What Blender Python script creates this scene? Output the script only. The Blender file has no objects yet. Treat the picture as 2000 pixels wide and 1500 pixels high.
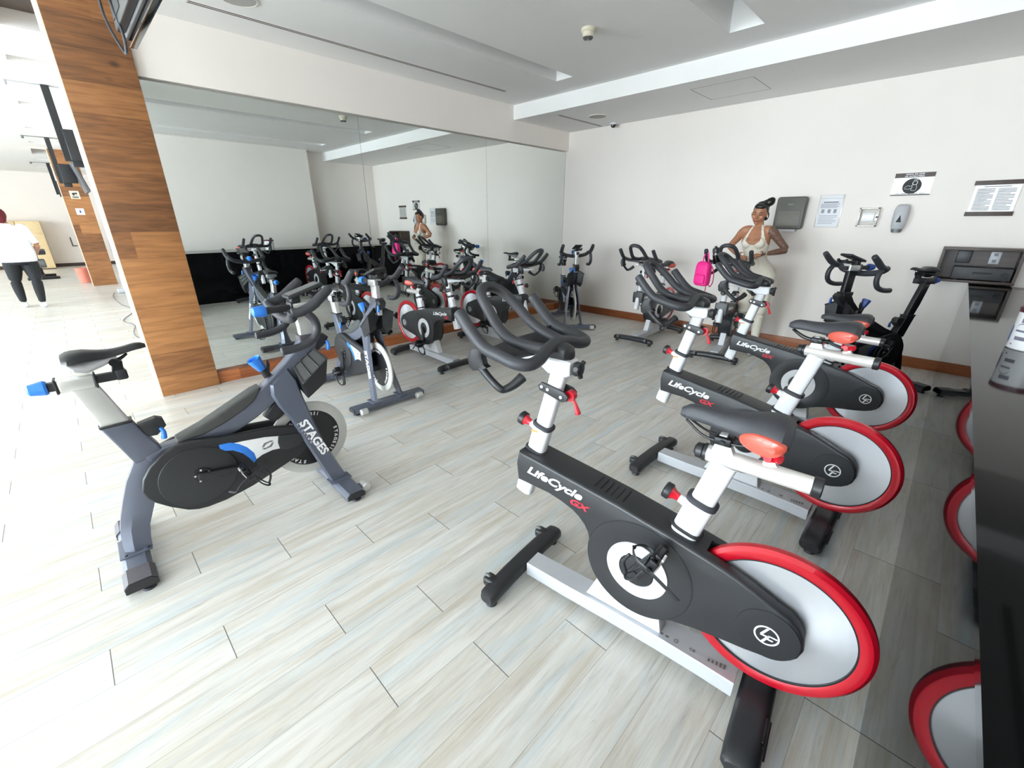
import bpy, bmesh, math, random
from mathutils import Vector, Matrix
from math import sin, cos, pi, radians

sc = bpy.context.scene
COL = sc.collection
random.seed(7)
V = Vector

# ---------------------------------------------------------------- camera
FPX, PITCH, YAW, ROLL = 828.8, radians(21.08), radians(44.55), radians(-0.04)
fh = V((-sin(YAW), cos(YAW), 0)); rt = V((cos(YAW), sin(YAW), 0)); up = V((0, 0, 1))
F = fh * cos(PITCH) - up * sin(PITCH); U0 = fh * sin(PITCH) + up * cos(PITCH)
R = rt * cos(ROLL) + U0 * sin(ROLL); U = U0 * cos(ROLL) - rt * sin(ROLL)
cam_d = bpy.data.cameras.new('camera'); cam = bpy.data.objects.new('camera', cam_d); COL.objects.link(cam)
cam_d.sensor_width = 36; cam_d.lens = FPX / 2000 * 36; cam_d.clip_start = 0.02; cam_d.clip_end = 200
m3 = Matrix((R, U, -F)).transposed(); cam.matrix_world = Matrix.Translation((0, 0, 1.5)) @ m3.to_4x4()
sc.camera = cam

# ---------------------------------------------------------------- light
w = bpy.data.worlds.new('daylight'); sc.world = w; w.use_nodes = True
nt = w.node_tree; bg = nt.nodes['Background']
bg.inputs['Color'].default_value = (0.79, 0.915, 1.0, 1); bg.inputs['Strength'].default_value = 19.0
sc.view_settings.view_transform = 'Standard'; sc.view_settings.look = 'None'
sc.view_settings.exposure = 0.53; sc.view_settings.gamma = 1.0; sc.view_settings.use_curve_mapping = False
sc.cycles.use_denoising = True
sc.cycles.max_bounces = 10; sc.cycles.diffuse_bounces = 5; sc.cycles.glossy_bounces = 5
sc.cycles.caustics_reflective = False; sc.cycles.caustics_refractive = False
sc.cycles.sample_clamp_indirect = 6.0
WIN_Y = -8.0
WINS = [(-18.6, -16.9), (-12.6, -10.4), (-9.0, -7.2), (-6.6, -4.9), (-3.6, -.9), (-.6, 1.2)]
for i, (a, b) in enumerate(WINS):          # sky portals in the window openings
    ld = bpy.data.lights.new('window_portal', 'AREA'); ld.shape = 'RECTANGLE'; ld.size = b - a; ld.size_y = 2.5
    ld.cycles.is_portal = True
    lo = bpy.data.objects.new('window_portal', ld); COL.objects.link(lo)
    lo.location = ((a + b) / 2, WIN_Y, 1.45); lo.rotation_euler = (radians(90), 0, 0)

# ---------------------------------------------------------------- materials
def lin(c):
    return tuple((x / 12.92 if x <= .04045 else ((x + .055) / 1.055) ** 2.4) for x in [v / 255 for v in c])

MATS = {}
def mat(name, col, rough=.5, metal=0., coat=0., noise=.06, scale=40., bump=0., spec=.5, aniso=0., lin_in=False):
    if name in MATS: return MATS[name]
    m = bpy.data.materials.new(name); m.use_nodes = True; n = m.node_tree; L = n.links
    b = n.nodes['Principled BSDF']
    c = col if lin_in else lin(col)
    b.inputs['Roughness'].default_value = rough; b.inputs['Metallic'].default_value = metal
    b.inputs['Coat Weight'].default_value = coat; b.inputs['Specular IOR Level'].default_value = spec
    tc = n.nodes.new('ShaderNodeTexCoord')
    ns = n.nodes.new('ShaderNodeTexNoise'); ns.inputs['Scale'].default_value = scale; ns.inputs['Detail'].default_value = 3
    L.new(tc.outputs['Object'], ns.inputs['Vector'])
    r = n.nodes.new('ShaderNodeValToRGB')
    r.color_ramp.elements[0].position = .3; r.color_ramp.elements[1].position = .7
    r.color_ramp.elements[0].color = tuple(x * (1 - noise) for x in c) + (1,)
    r.color_ramp.elements[1].color = tuple(min(1, x * (1 + noise)) for x in c) + (1,)
    L.new(ns.outputs['Fac'], r.inputs['Fac']); L.new(r.outputs['Color'], b.inputs['Base Color'])
    if bump:
        bp = n.nodes.new('ShaderNodeBump'); bp.inputs['Strength'].default_value = bump; bp.inputs['Distance'].default_value = .002
        L.new(ns.outputs['Fac'], bp.inputs['Height']); L.new(bp.outputs['Normal'], b.inputs['Normal'])
    MATS[name] = m
    return m

M_BLK = mat('black_plastic', (38, 39, 42), .42, noise=.05)
M_RUB = mat('black_foam_rubber', (52, 53, 58), .5, bump=.25, scale=500, noise=.06)
M_SHR = mat('charcoal_shroud', (43, 44, 47), .38, noise=.03, scale=15)
M_DK = mat('dark_metal', (30, 30, 33), .35, metal=.3)
M_WHT = mat('white_powder_coat', (222, 223, 226), .35, noise=.02, scale=12, coat=.2)
M_SIL = mat('silver_paint', (196, 198, 203), .38, metal=.2, noise=.02, scale=12)
M_ALU = mat('anodised_aluminium', (226, 223, 218), .32, metal=.35, noise=.05, scale=8)
M_RED = mat('red_plastic', (205, 24, 44), .3, coat=.5, noise=.03)
M_RIM = mat('red_flywheel_rim', (196, 14, 38), .3, metal=.25, coat=.8, noise=.03)
M_GEL = mat('orange_red_gel', (214, 92, 76), .35, coat=.3, noise=.05)
M_LET = mat('white_lettering', (240, 240, 242), .5, noise=.01)
M_REDL = mat('red_lettering', (214, 40, 60), .5, noise=.01)
M_ORL = mat('orange_lettering', (226, 150, 70), .5, noise=.01)
M_GRY = mat('slate_grey_frame', (98, 103, 118), .36, metal=.25, coat=.25, noise=.03, scale=10)
M_GRY2 = mat('slate_grey_trim', (82, 78, 84), .45, noise=.05)
M_BLU = mat('blue_plastic', (50, 128, 226), .38, noise=.04)
M_BLUD = mat('dark_blue_plastic', (44, 76, 150), .4, noise=.04)
M_CHR = mat('brushed_chrome', (222, 221, 218), .30, metal=.55, noise=.04, scale=6)
M_PADG = mat('sweat_guard_grey', (70, 71, 70), .55, noise=.05)
M_MAG = mat('pale_flywheel', (206, 206, 202), .42, metal=.25, noise=.03)
M_WLL = mat('white_wall_paint', (243, 235, 228), .75, noise=.008, scale=3)
M_CEIL = mat('ceiling_paint', (243, 241, 239), .8, noise=.008, scale=3)
M_BLKF = mat('black_powder_coat', (24, 24, 27), .35, coat=.2, noise=.04)
M_SEAM = mat('seam_dark', (24, 25, 27), .6)
M_PINK = mat('pink_nylon', (240, 40, 140), .6, bump=.3, scale=300, noise=.06)
M_SKIN = mat('tan_skin', (174, 120, 90), .5, noise=.06, scale=25)
M_TATT = mat('tattooed_skin', (112, 82, 68), .5, noise=.45, scale=60)
M_HAIR = mat('black_hair', (20, 17, 18), .4, noise=.3, scale=80)
M_IVORY = mat('ivory_sportswear', (232, 224, 208), .8, noise=.03, scale=60)
M_LIP = mat('lip_red', (150, 62, 62), .4)
M_TEE = mat('white_cotton', (232, 233, 236), .85, noise=.03, scale=12)
M_BPANT = mat('black_trousers', (22, 24, 27), .8, noise=.1)
M_MAROON = mat('maroon_cloth', (94, 16, 26), .8, noise=.1)
M_PSKIN = mat('forearm_skin', (176, 128, 104), .5)
M_SMOKE = mat('smoked_grey_plastic', (84, 82, 74), .45, coat=.0, noise=.04)
M_SMOK2 = mat('smoked_grey_window', (112, 108, 98), .5, coat=.0, noise=.04)
M_PAPER = mat('printed_paper', (226, 226, 230), .5, noise=.01)
M_PRINT = mat('grey_print', (150, 150, 156), .7, noise=.3, scale=400)
M_ACR = mat('frosted_acrylic', (206, 199, 190), .2, coat=.5, noise=.02)
M_SOAP = mat('pale_grey_plastic', (192, 192, 196), .35, noise=.02)
M_SOAPD = mat('mid_grey_plastic', (110, 110, 110), .4)
M_BRN = mat('dark_brown_board', (68, 52, 46), .5, noise=.2, scale=30)
M_AMP = mat('amplifier_grey', (50, 50, 53), .5)
M_DETC = mat('cream_plastic', (226, 218, 198), .5)
M_TUBW = mat('tub_white', (232, 232, 232), .25, coat=.3, noise=.01)
M_TUBB = mat('label_blue', (52, 96, 160), .35)
M_PUR = mat('label_maroon', (84, 34, 48), .4)
M_LOCK = mat('pale_birch', (232, 205, 158), .5, noise=.04, scale=8)
M_BUCK = mat('salmon_plastic', (226, 140, 120), .5)
M_TVB = mat('tv_back_grey', (88, 88, 90), .5)
M_GLOSS = mat('gloss_black', (12, 12, 14), .12, coat=.5)

def wood_mat(name, c0, c1, c2, axis='y', board=.0, rough=.45):
    """boards stacked in z, grain running horizontally"""
    m = bpy.data.materials.new(name); m.use_nodes = True; n = m.node_tree; L = n.links; N = n.nodes.new
    b = n.nodes['Principled BSDF']; b.inputs['Roughness'].default_value = rough
    g = N('ShaderNodeNewGeometry'); sp = N('ShaderNodeSeparateXYZ'); L.new(g.outputs['Position'], sp.inputs[0])
    def mth(op, a, bb=None, c=None):
        x = N('ShaderNodeMath'); x.operation = op
        for k, v in enumerate((a, bb, c)):
            if v is None: continue
            if isinstance(v, (int, float)): x.inputs[k].default_value = v
            else: L.new(v, x.inputs[k])
        return x.outputs[0]
    hz = mth('ADD', sp.outputs['X'], sp.outputs['Y'])
    bd = mth('FLOOR', mth('DIVIDE', mth('ADD', sp.outputs['Z'], .02), board)) if board else mth('MULTIPLY', 0, 1)
    wn = N('ShaderNodeTexWhiteNoise'); wn.noise_dimensions = '1D'; L.new(bd, wn.inputs['W'])
    # each board row is broken into lengths
    seg = mth('FLOOR', mth('ADD', mth('MULTIPLY', hz, .8), mth('MULTIPLY', wn.outputs['Value'], 7)))
    cmb = N('ShaderNodeCombineXYZ'); L.new(bd, cmb.inputs[0]); L.new(seg, cmb.inputs[1])
    wn2 = N('ShaderNodeTexWhiteNoise'); wn2.noise_dimensions = '2D'; L.new(cmb.outputs[0], wn2.inputs['Vector'])
    cv = N('ShaderNodeCombineXYZ')
    L.new(mth('MULTIPLY', hz, 2.2), cv.inputs[0])
    L.new(mth('MULTIPLY', sp.outputs['Z'], 22), cv.inputs[1]); L.new(mth('MULTIPLY', wn2.outputs['Value'], 40), cv.inputs[2])
    ns = N('ShaderNodeTexNoise'); ns.inputs['Scale'].default_value = 1.6; ns.inputs['Detail'].default_value = 6; ns.inputs['Distortion'].default_value = .8
    L.new(cv.outputs[0], ns.inputs['Vector'])
    f = mth('ADD', mth('MULTIPLY', ns.outputs['Fac'], .75), mth('MULTIPLY', wn2.outputs['Value'], .42))
    r = N('ShaderNodeValToRGB'); e = r.color_ramp.elements
    e[0].position = .28; e[0].color = lin(c0) + (1,); e[1].position = .9; e[1].color = lin(c2) + (1,)
    x = e.new(.55); x.color = lin(c1) + (1,)
    L.new(f, r.inputs['Fac'])
    # knots
    kv = N('ShaderNodeCombineXYZ'); L.new(mth('MULTIPLY', hz, 2.6), kv.inputs[0]); L.new(mth('MULTIPLY', sp.outputs['Z'], 4.2), kv.inputs[1])
    vo = N('ShaderNodeTexVoronoi'); vo.inputs['Scale'].default_value = 1.0; L.new(kv.outputs[0], vo.inputs['Vector'])
    kn = N('ShaderNodeMapRange'); kn.inputs[1].default_value = .02; kn.inputs[2].default_value = .11; kn.inputs[3].default_value = .75; kn.inputs[4].default_value = 0
    L.new(vo.outputs['Distance'], kn.inputs[0])
    mx = N('ShaderNodeMix'); mx.data_type = 'RGBA'; L.new(kn.outputs[0], mx.inputs[0]); L.new(r.outputs[0], mx.inputs[6])
    mx.inputs[7].default_value = lin(tuple(v * .45 for v in c0)) + (1,)
    last = mx.outputs[2]
    if board:
        fr = mth('FRACT', mth('DIVIDE', mth('ADD', sp.outputs['Z'], .02), board))
        ln = mth('LESS_THAN', mth('MINIMUM', fr, mth('SUBTRACT', 1, fr)), .006)
        m2 = N('ShaderNodeMix'); m2.data_type = 'RGBA'; L.new(mth('MULTIPLY', ln, .6), m2.inputs[0]); L.new(last, m2.inputs[6])
        m2.inputs[7].default_value = lin(tuple(v * .35 for v in c0)) + (1,); last = m2.outputs[2]
    L.new(last, b.inputs['Base Color'])
    MATS[name] = m
    return m
M_PIL = wood_mat('oak_cladding', (98, 64, 38), (140, 92, 54), (182, 126, 76), board=.205)
M_BASE = wood_mat('oak_skirting', (124, 66, 36), (154, 88, 48), (182, 112, 66), board=0)
M_SHELF = wood_mat('walnut_shelf', (46, 35, 30), (66, 51, 43), (86, 68, 58), board=0)

def floor_mat():
    m = bpy.data.materials.new('floor_planks'); m.use_nodes = True; n = m.node_tree; L = n.links; N = n.nodes.new
    b = n.nodes['Principled BSDF']
    g = N('ShaderNodeNewGeometry'); sp = N('ShaderNodeSeparateXYZ'); L.new(g.outputs['Position'], sp.inputs[0])
    X, Y = sp.outputs['X'], sp.outputs['Y']
    def mth(op, a, bb=None, c=None):
        x = N('ShaderNodeMath'); x.operation = op
        for k, v in enumerate((a, bb, c)):
            if v is None: continue
            if isinstance(v, (int, float)): x.inputs[k].default_value = v
            else: L.new(v, x.inputs[k])
        return x.outputs[0]
    W, LEN = .19, .975
    rx = mth('DIVIDE', mth('ADD', X, .537), W); row = mth('FLOOR', rx)
    k = mth('SUBTRACT', -1, row)
    y0 = mth('ADD', mth('MULTIPLY', mth('SUBTRACT', k, mth('MULTIPLY', mth('GREATER_THAN', k, 2.5), 5)), .65), .07)
    ry = mth('DIVIDE', mth('SUBTRACT', Y, y0), LEN); j = mth('FLOOR', ry)
    cm = N('ShaderNodeCombineXYZ'); L.new(row, cm.inputs[0]); L.new(j, cm.inputs[1])
    wn = N('ShaderNodeTexWhiteNoise'); wn.noise_dimensions = '2D'; L.new(cm.outputs[0], wn.inputs['Vector'])
    h = wn.outputs['Value']
    def grain(sx, sy, det, rough=.6, dist=0., off=30.):
        cv = N('ShaderNodeCombineXYZ'); L.new(mth('MULTIPLY', X, sx), cv.inputs[0]); L.new(mth('MULTIPLY', Y, sy), cv.inputs[1])
        L.new(mth('MULTIPLY', h, off), cv.inputs[2])
        ns = N('ShaderNodeTexNoise'); ns.inputs['Scale'].default_value = 1; ns.inputs['Detail'].default_value = det
        ns.inputs['Roughness'].default_value = rough; ns.inputs['Distortion'].default_value = dist
        L.new(cv.outputs[0], ns.inputs['Vector']); return ns.outputs['Fac']
    def mix(f, a, bcol):
        mx = N('ShaderNodeMix'); mx.data_type = 'RGBA'; L.new(f, mx.inputs[0])
        if isinstance(a, tuple): mx.inputs[6].default_value = a + (1,)
        else: L.new(a, mx.inputs[6])
        mx.inputs[7].default_value = bcol + (1,); return mx.outputs[2]
    def rng(v, a, bq, lo=0., hi=1.):
        r = N('ShaderNodeMapRange'); L.new(v, r.inputs[0])
        for q, z in zip((1, 2, 3, 4), (a, bq, lo, hi)): r.inputs[q].default_value = z
        return r.outputs[0]
    c = mix(rng(grain(13, 1.3, 6, .65, .8), .42, .68), lin((230, 228, 222)), lin((206, 197, 182)))
    c = mix(rng(grain(10, 1.0, 5, .62, .6, 77), .50, .70, 0, .7), c, lin((198, 214, 222)))
    c = mix(rng(grain(75, 3.0, 5, .75, .3, 11), .48, .72, 0, .38), c, lin((146, 138, 128)))
    c = mix(rng(grain(26, 2.2, 6, .7, 1.4, 51), .60, .76, 0, .5), c, lin((134, 124, 116)))
    c = mix(rng(h, 0, 1, 0, .22), c, lin((176, 168, 156)))
    fx = mth('FRACT', rx); fy = mth('FRACT', ry)
    ex = mth('MULTIPLY', mth('MINIMUM', fx, mth('SUBTRACT', 1, fx)), W)
    ey = mth('MULTIPLY', mth('MINIMUM', fy, mth('SUBTRACT', 1, fy)), LEN)
    c = mix(mth('MULTIPLY', mth('LESS_THAN', ex, .0011), .38), c, lin((70, 66, 62)))
    c = mix(mth('MULTIPLY', mth('LESS_THAN', ey, .0016), .85), c, lin((52, 50, 50)))
    L.new(c, b.inputs['Base Color'])
    L.new(rng(grain(40, 3, 4, .6, 0, 5), .3, .7, .27, .40), b.inputs['Roughness'])
    b.inputs['Specular IOR Level'].default_value = .5
    bp = N('ShaderNodeBump'); bp.inputs['Strength'].default_value = .12; bp.inputs['Distance'].default_value = .002
    L.new(grain(70, 3.5, 5, .75, .3, 11), bp.inputs['Height']); L.new(bp.outputs['Normal'], b.inputs['Normal'])
    return m
M_FLOOR = floor_mat()

def mirror_mat(name, col, rough):
    m = bpy.data.materials.new(name); m.use_nodes = True; b = m.node_tree.nodes['Principled BSDF']
    b.inputs['Base Color'].default_value = col + (1,); b.inputs['Metallic'].default_value = 1; b.inputs['Roughness'].default_value = rough
    return m
M_MIR = mirror_mat('mirror_glass', (.80, .835, .815), .0)
def blackglass():
    m = bpy.data.materials.new('black_back_painted_glass'); m.use_nodes = True; b = m.node_tree.nodes['Principled BSDF']
    b.inputs['Base Color'].default_value = (.006, .006, .007, 1); b.inputs['Roughness'].default_value = .03
    b.inputs['IOR'].default_value = 1.22
    return m
M_BG = blackglass(); M_WORK = mat('black_quartz', (10, 10, 11), .05, noise=.3, scale=400, spec=.5); M_WORK.node_tree.nodes['Principled BSDF'].inputs['IOR'].default_value = 1.18
def steel_disc():
    """brushed flywheel face: tangent runs round the wheel axis"""
    m = bpy.data.materials.new('brushed_steel_disc'); m.use_nodes = True; n = m.node_tree; L = n.links; b = n.nodes['Principled BSDF']
    b.inputs['Base Color'].default_value = (.80, .81, .85, 1); b.inputs['Metallic'].default_value = .7; b.inputs['Roughness'].default_value = .34
    b.inputs['Anisotropic'].default_value = .7
    tg = n.nodes.new('ShaderNodeTangent'); tg.direction_type = 'RADIAL'; tg.axis = 'Y'
    L.new(tg.outputs[0], b.inputs['Tangent'])
    tc = n.nodes.new('ShaderNodeTexCoord'); ns = n.nodes.new('ShaderNodeTexNoise'); ns.inputs['Scale'].default_value = 60
    L.new(tc.outputs['Object'], ns.inputs['Vector'])
    mr = n.nodes.new('ShaderNodeMapRange'); mr.inputs[3].default_value = .30; mr.inputs[4].default_value = .40
    L.new(ns.outputs['Fac'], mr.inputs[0]); L.new(mr.outputs[0], b.inputs['Roughness'])
    return m
M_DISC = steel_disc()

# ---------------------------------------------------------------- geometry helpers
def nb(): return bmesh.new()
def obj(name, bm, m, parent=None, ang=35, loc=None):
    bmesh.ops.recalc_face_normals(bm, faces=bm.faces)
    me = bpy.data.meshes.new(name); bm.to_mesh(me); bm.free()
    for x in (m if isinstance(m, (list, tuple)) else [m]): me.materials.append(x)
    me.shade_smooth(); me.set_sharp_from_angle(angle=radians(ang))
    o = bpy.data.objects.new(name, me); COL.objects.link(o)
    if parent is not None: o.parent = parent
    if loc is not None: o.location = loc
    return o
def thing(name, label, cat, loc=(0, 0, 0), rz=0, group=None):
    o = bpy.data.objects.new(name, None); COL.objects.link(o); o.empty_display_size = .1
    o.location = loc; o.rotation_euler = (0, 0, rz); o['label'] = label; o['category'] = cat
    if group: o['group'] = group
    return o
def tag(o, label, cat, group=None, kind=None):
    o['label'] = label; o['category'] = cat
    if group: o['group'] = group
    if kind: o['kind'] = kind
    return o
def struct(name, bm, m, ang=35):
    o = obj(name, bm, m, ang=ang); o['kind'] = 'structure'; return o

def box(bm, c, s, rot=None, bev=0., mi=0):
    r = bmesh.ops.create_cube(bm, size=1)
    M = Matrix.Translation(c) @ (rot.to_4x4() if rot else Matrix()) @ Matrix.Diagonal((s[0], s[1], s[2], 1))
    bmesh.ops.transform(bm, matrix=M, verts=r['verts'])
    fs = list({f for v in r['verts'] for f in v.link_faces})
    for f in fs: f.material_index = mi
    if bev:
        es = list({e for v in r['verts'] for e in v.link_edges})
        g = bmesh.ops.bevel(bm, geom=es, offset=bev, segments=3, affect='EDGES', profile=.5)
        for f in g['faces']: f.material_index = mi
def bx(bm, x0, x1, y0, y1, z0, z1, bev=0., mi=0):
    box(bm, ((x0 + x1) / 2, (y0 + y1) / 2, (z0 + z1) / 2), (abs(x1 - x0), abs(y1 - y0), abs(z1 - z0)), bev=bev, mi=mi)

def loft(bm, rings, cap=True, closed=False, mi=0):
    vs = [[bm.verts.new(p) for p in r] for r in rings]; n = len(vs[0]); m = len(vs); fs = []
    for i in range(m if closed else m - 1):
        a, b = vs[i], vs[(i + 1) % m]
        for k in range(n): fs.append(bm.faces.new((a[k], a[(k + 1) % n], b[(k + 1) % n], b[k])))
    if cap and not closed: fs.append(bm.faces.new(vs[0][::-1])); fs.append(bm.faces.new(vs[-1]))
    for f in fs: f.material_index = mi
    return vs
def crom(pts, n=6, closed=False):
    P = [V(p) for p in pts]
    if len(P) < 3: return P
    out = []; m = len(P)
    for i in range(m if closed else m - 1):
        if closed: p0, p1, p2, p3 = P[i - 1], P[i], P[(i + 1) % m], P[(i + 2) % m]
        else: p0, p1, p2, p3 = P[max(i - 1, 0)], P[i], P[i + 1], P[min(i + 2, m - 1)]
        for k in range(n):
            t = k / n; t2 = t * t; t3 = t2 * t
            out.append(.5 * ((2 * p1) + (p2 - p0) * t + (2 * p0 - 5 * p1 + 4 * p2 - p3) * t2 + (3 * p1 - p0 - 3 * p2 + p3) * t3))
    if not closed: out.append(P[-1])
    return out
def tube(bm, pts, r, seg=12, n=6, closed=False, rnd=True, flat=1., upv=None, mi=0):
    """pipe along smoothed points; r a number or one per point; rounded ends; flat squashes across upv"""
    rr = r if isinstance(r, (list, tuple)) else [r] * len(pts)
    P = crom(pts, n, closed) if n > 1 and len(pts) > 2 else [V(p) for p in pts]
    RR = [v.x for v in crom([(a, 0, 0) for a in rr], n, closed)] if n > 1 and len(pts) > 2 else list(rr)
    m = len(P); T = []
    for i in range(m):
        a = P[(i - 1) % m] if (closed or i > 0) else P[i]; b = P[(i + 1) % m] if (closed or i < m - 1) else P[i]
        T.append((b - a).normalized())
    if rnd and not closed:
        r0, r1 = RR[0], RR[-1]; L0 = min(r0, (P[1] - P[0]).length * .9 if m > 2 else r0); L1 = min(r1, (P[-1] - P[-2]).length * .9 if m > 2 else r1)
        A = [(q, sin(math.acos(max(0, 1 - q)))) for q in (.04, .25, .6)]
        P = [P[0] + T[0] * L0 * q for q, _ in A] + ([] if m == 2 else P[1:-1]) + [P[-1] - T[-1] * L1 * q for q, _ in A[::-1]]
        RR = [r0 * h for _, h in A] + ([] if m == 2 else RR[1:-1]) + [r1 * h for _, h in A[::-1]]
        T = [T[0]] * 3 + ([] if m == 2 else T[1:-1]) + [T[-1]] * 3
    u = upv.copy() if upv else (V((0, 0, 1)) if abs(T[0].z) < .9 else V((0, 1, 0)))
    rings = []
    for p, t, q in zip(P, T, RR):
        if upv: u = upv.copy()
        u = (u - t * u.dot(t)); u = u.normalized() if u.length > 1e-6 else V((1, 0, 0)); s = t.cross(u)
        rings.append([p + (u * cos(2 * pi * k / seg) * flat + s * sin(2 * pi * k / seg)) * q for k in range(seg)])
    loft(bm, rings, cap=not closed, closed=closed, mi=mi)
def cyl(bm, a, b, r, r2=None, seg=20, mi=0, bev=0.):
    a, b = V(a), V(b); t = (b - a).normalized(); r2 = r if r2 is None else r2
    u = (V((0, 0, 1)) if abs(t.z) < .9 else V((0, 1, 0))); u = (u - t * u.dot(t)).normalized(); s = t.cross(u)
    ring = lambda p, q: [p + (u * cos(2 * pi * k / seg) + s * sin(2 * pi * k / seg)) * q for k in range(seg)]
    if bev: loft(bm, [ring(a, r - bev), ring(a + t * bev, r), ring(b - t * bev, r2), ring(b, r2 - bev)], mi=mi)
    else: loft(bm, [ring(a, r), ring(b, r2)], mi=mi)
def lathe(bm, prof, o, ax, seg=48, mi=0, ref=None):
    """profile [(radius, height along axis)] turned about ax at o"""
    o, ax = V(o), V(ax).normalized(); u = (V((0, 0, 1)) if abs(ax.z) < .9 else V((1, 0, 0))); u = (u - ax * u.dot(ax)).normalized(); s = ax.cross(u)
    loft(bm, [[o + ax * h + (u * cos(2 * pi * k / seg) + s * sin(2 * pi * k / seg)) * max(r, 1e-5) for k in range(seg)] for r, h in prof], mi=mi)
def annulus(bm, o, ax, r0, r1, h0, h1, seg=64, mi=0):
    o, ax = V(o), V(ax).normalized(); u = (V((0, 0, 1)) if abs(ax.z) < .9 else V((1, 0, 0))); u = (u - ax * u.dot(ax)).normalized(); s = ax.cross(u)
    loft(bm, [[o + ax * h + (u * cos(2 * pi * k / seg) + s * sin(2 * pi * k / seg)) * r for k in range(seg)] for r, h in ((r0, h0), (r1, h0), (r1, h1), (r0, h1))], closed=True, mi=mi)
def prism(bm, pts, w0, w1, bev=0., mi=0, smooth=0):
    """(u,z) outline extruded across y from w0 to w1"""
    if smooth: pts = [(p.x, p.y) for p in crom([(a, b, 0) for a, b in pts], smooth, True)]
    a = [bm.verts.new((p[0], w0, p[1])) for p in pts]; b = [bm.verts.new((p[0], w1, p[1])) for p in pts]; n = len(pts)
    fa = bm.faces.new(a); fb = bm.faces.new(b[::-1]); fs = [fa, fb]
    for k in range(n): fs.append(bm.faces.new((a[k], b[k], b[(k + 1) % n], a[(k + 1) % n])))
    for f in fs: f.material_index = mi
    if bev:
        bmesh.ops.recalc_face_normals(bm, faces=fs)
        g = bmesh.ops.bevel(bm, geom=list(fa.edges) + list(fb.edges), offset=bev, segments=3, affect='EDGES', profile=.5)
        for f in g['faces']: f.material_index = mi
def ellring(c, ax, ay, n=16, p=1.):
    c, ax, ay = V(c), V(ax), V(ay); out = []
    for k in range(n):
        t = 2 * pi * k / n; cx, sx = cos(t), sin(t)
        out.append(c + ax * math.copysign(abs(cx) ** p, cx) + ay * math.copysign(abs(sx) ** p, sx))
    return out
def txt(s, size, bold=.0, shear=0., space=1., align='LEFT', sx=1.):
    cu = bpy.data.curves.new('lettering', 'FONT'); cu.body = s; cu.size = size; cu.offset = bold; cu.extrude = .0006
    cu.shear = shear; cu.space_character = space; cu.align_x = align; cu.resolution_u = 3
    o = bpy.data.objects.new('lettering', cu); COL.objects.link(o)
    dg = bpy.context.evaluated_depsgraph_get(); me = bpy.data.meshes.new_from_object(o.evaluated_get(dg))
    COL.objects.unlink(o); bpy.data.objects.remove(o); bpy.data.curves.remove(cu)
    me.transform(Matrix.Diagonal((sx, 1, 1, 1)))
    return me
def put_text(name, s, size, m, parent, o, xd, yd, **kw):
    """flat raised lettering: origin o, reading direction xd, letter-up direction yd"""
    me = txt(s, size, **kw); xd = V(xd).normalized(); yd = V(yd); yd = (yd - xd * yd.dot(xd)).normalized(); zd = xd.cross(yd)
    me.transform(Matrix((xd, yd, zd)).transposed().to_4x4()); me.transform(Matrix.Translation(o))
    me.materials.append(m)
    ob = bpy.data.objects.new(name, me); COL.objects.link(ob); ob.parent = parent
    return ob
def add_text(bm, s, size, o, xd, yd, mi=0, **kw):
    me = txt(s, size, **kw); xd = V(xd).normalized(); yd = V(yd); yd = (yd - xd * yd.dot(xd)).normalized(); zd = xd.cross(yd)
    me.transform(Matrix((xd, yd, zd)).transposed().to_4x4()); me.transform(Matrix.Translation(o))
    n0 = len(bm.faces); bm.from_mesh(me); bm.faces.ensure_lookup_table()
    for f in bm.faces[n0:]: f.material_index = mi
    bpy.data.meshes.remove(me)
def evaluated(o):
    dg = bpy.context.evaluated_depsgraph_get(); dg.update()
    me = bpy.data.meshes.new_from_object(o.evaluated_get(dg)); o.modifiers.clear(); old = o.data; o.data = me; bpy.data.meshes.remove(old)
    return o
def cut(o, bm):
    """subtract bm from o's mesh"""
    bmesh.ops.recalc_face_normals(bm, faces=bm.faces); me = bpy.data.meshes.new('cutter'); bm.to_mesh(me); bm.free()
    c = bpy.data.objects.new('cutter', me); COL.objects.link(c); c.parent = o.parent
    md = o.modifiers.new('b', 'BOOLEAN'); md.operation = 'DIFFERENCE'; md.solver = 'EXACT'; md.object = c
    evaluated(o); COL.objects.unlink(c); bpy.data.objects.remove(c)
    o.data.shade_smooth(); o.data.set_sharp_from_angle(angle=radians(32))
def remesh(o, vox, smooth=6, sub=0):
    md = o.modifiers.new('r', 'REMESH'); md.mode = 'VOXEL'; md.voxel_size = vox; md.use_smooth_shade = True
    if smooth:
        s = o.modifiers.new('s', 'SMOOTH'); s.iterations = smooth; s.factor = .5
    return evaluated(o)

# ================================================================ the room
ZC, ZS, YB, XM = 2.989, 2.813, 6.204, -4.861
bm = nb(); bx(bm, -22.3, 1.7, -8.4, 6.8, -.12, 0); struct('floor', bm, M_FLOOR)
bm = nb(); bx(bm, -8.1, 1.5, YB, YB + .2, 0, 3.5); struct('wall_back', bm, M_WLL)
bm = nb(); bx(bm, -5.16, XM - .008, .72, 6.25, 0, 3.5); bx(bm, -5.16, -4.81, .76, YB, 2.562, ZC + .2); struct('wall_mirror_side', bm, M_WLL)
bm = nb(); bx(bm, 1.2, 1.7, -8.1, 4.47, 0, 3.5); bx(bm, 1.45, 1.7, 4.4, 6.8, 0, 3.5); struct('wall_right', bm, M_WLL)
bm = nb(); bx(bm, -22.3, -22.0, -8.1, 2.6, 0, 3.5); struct('wall_far', bm, M_WLL)
bm = nb(); bx(bm, -22.1, -5.16, 2.5, 2.7, 0, 3.5); struct('wall_gym', bm, M_WLL)
bm = nb()                                         # window wall behind the camera
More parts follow.
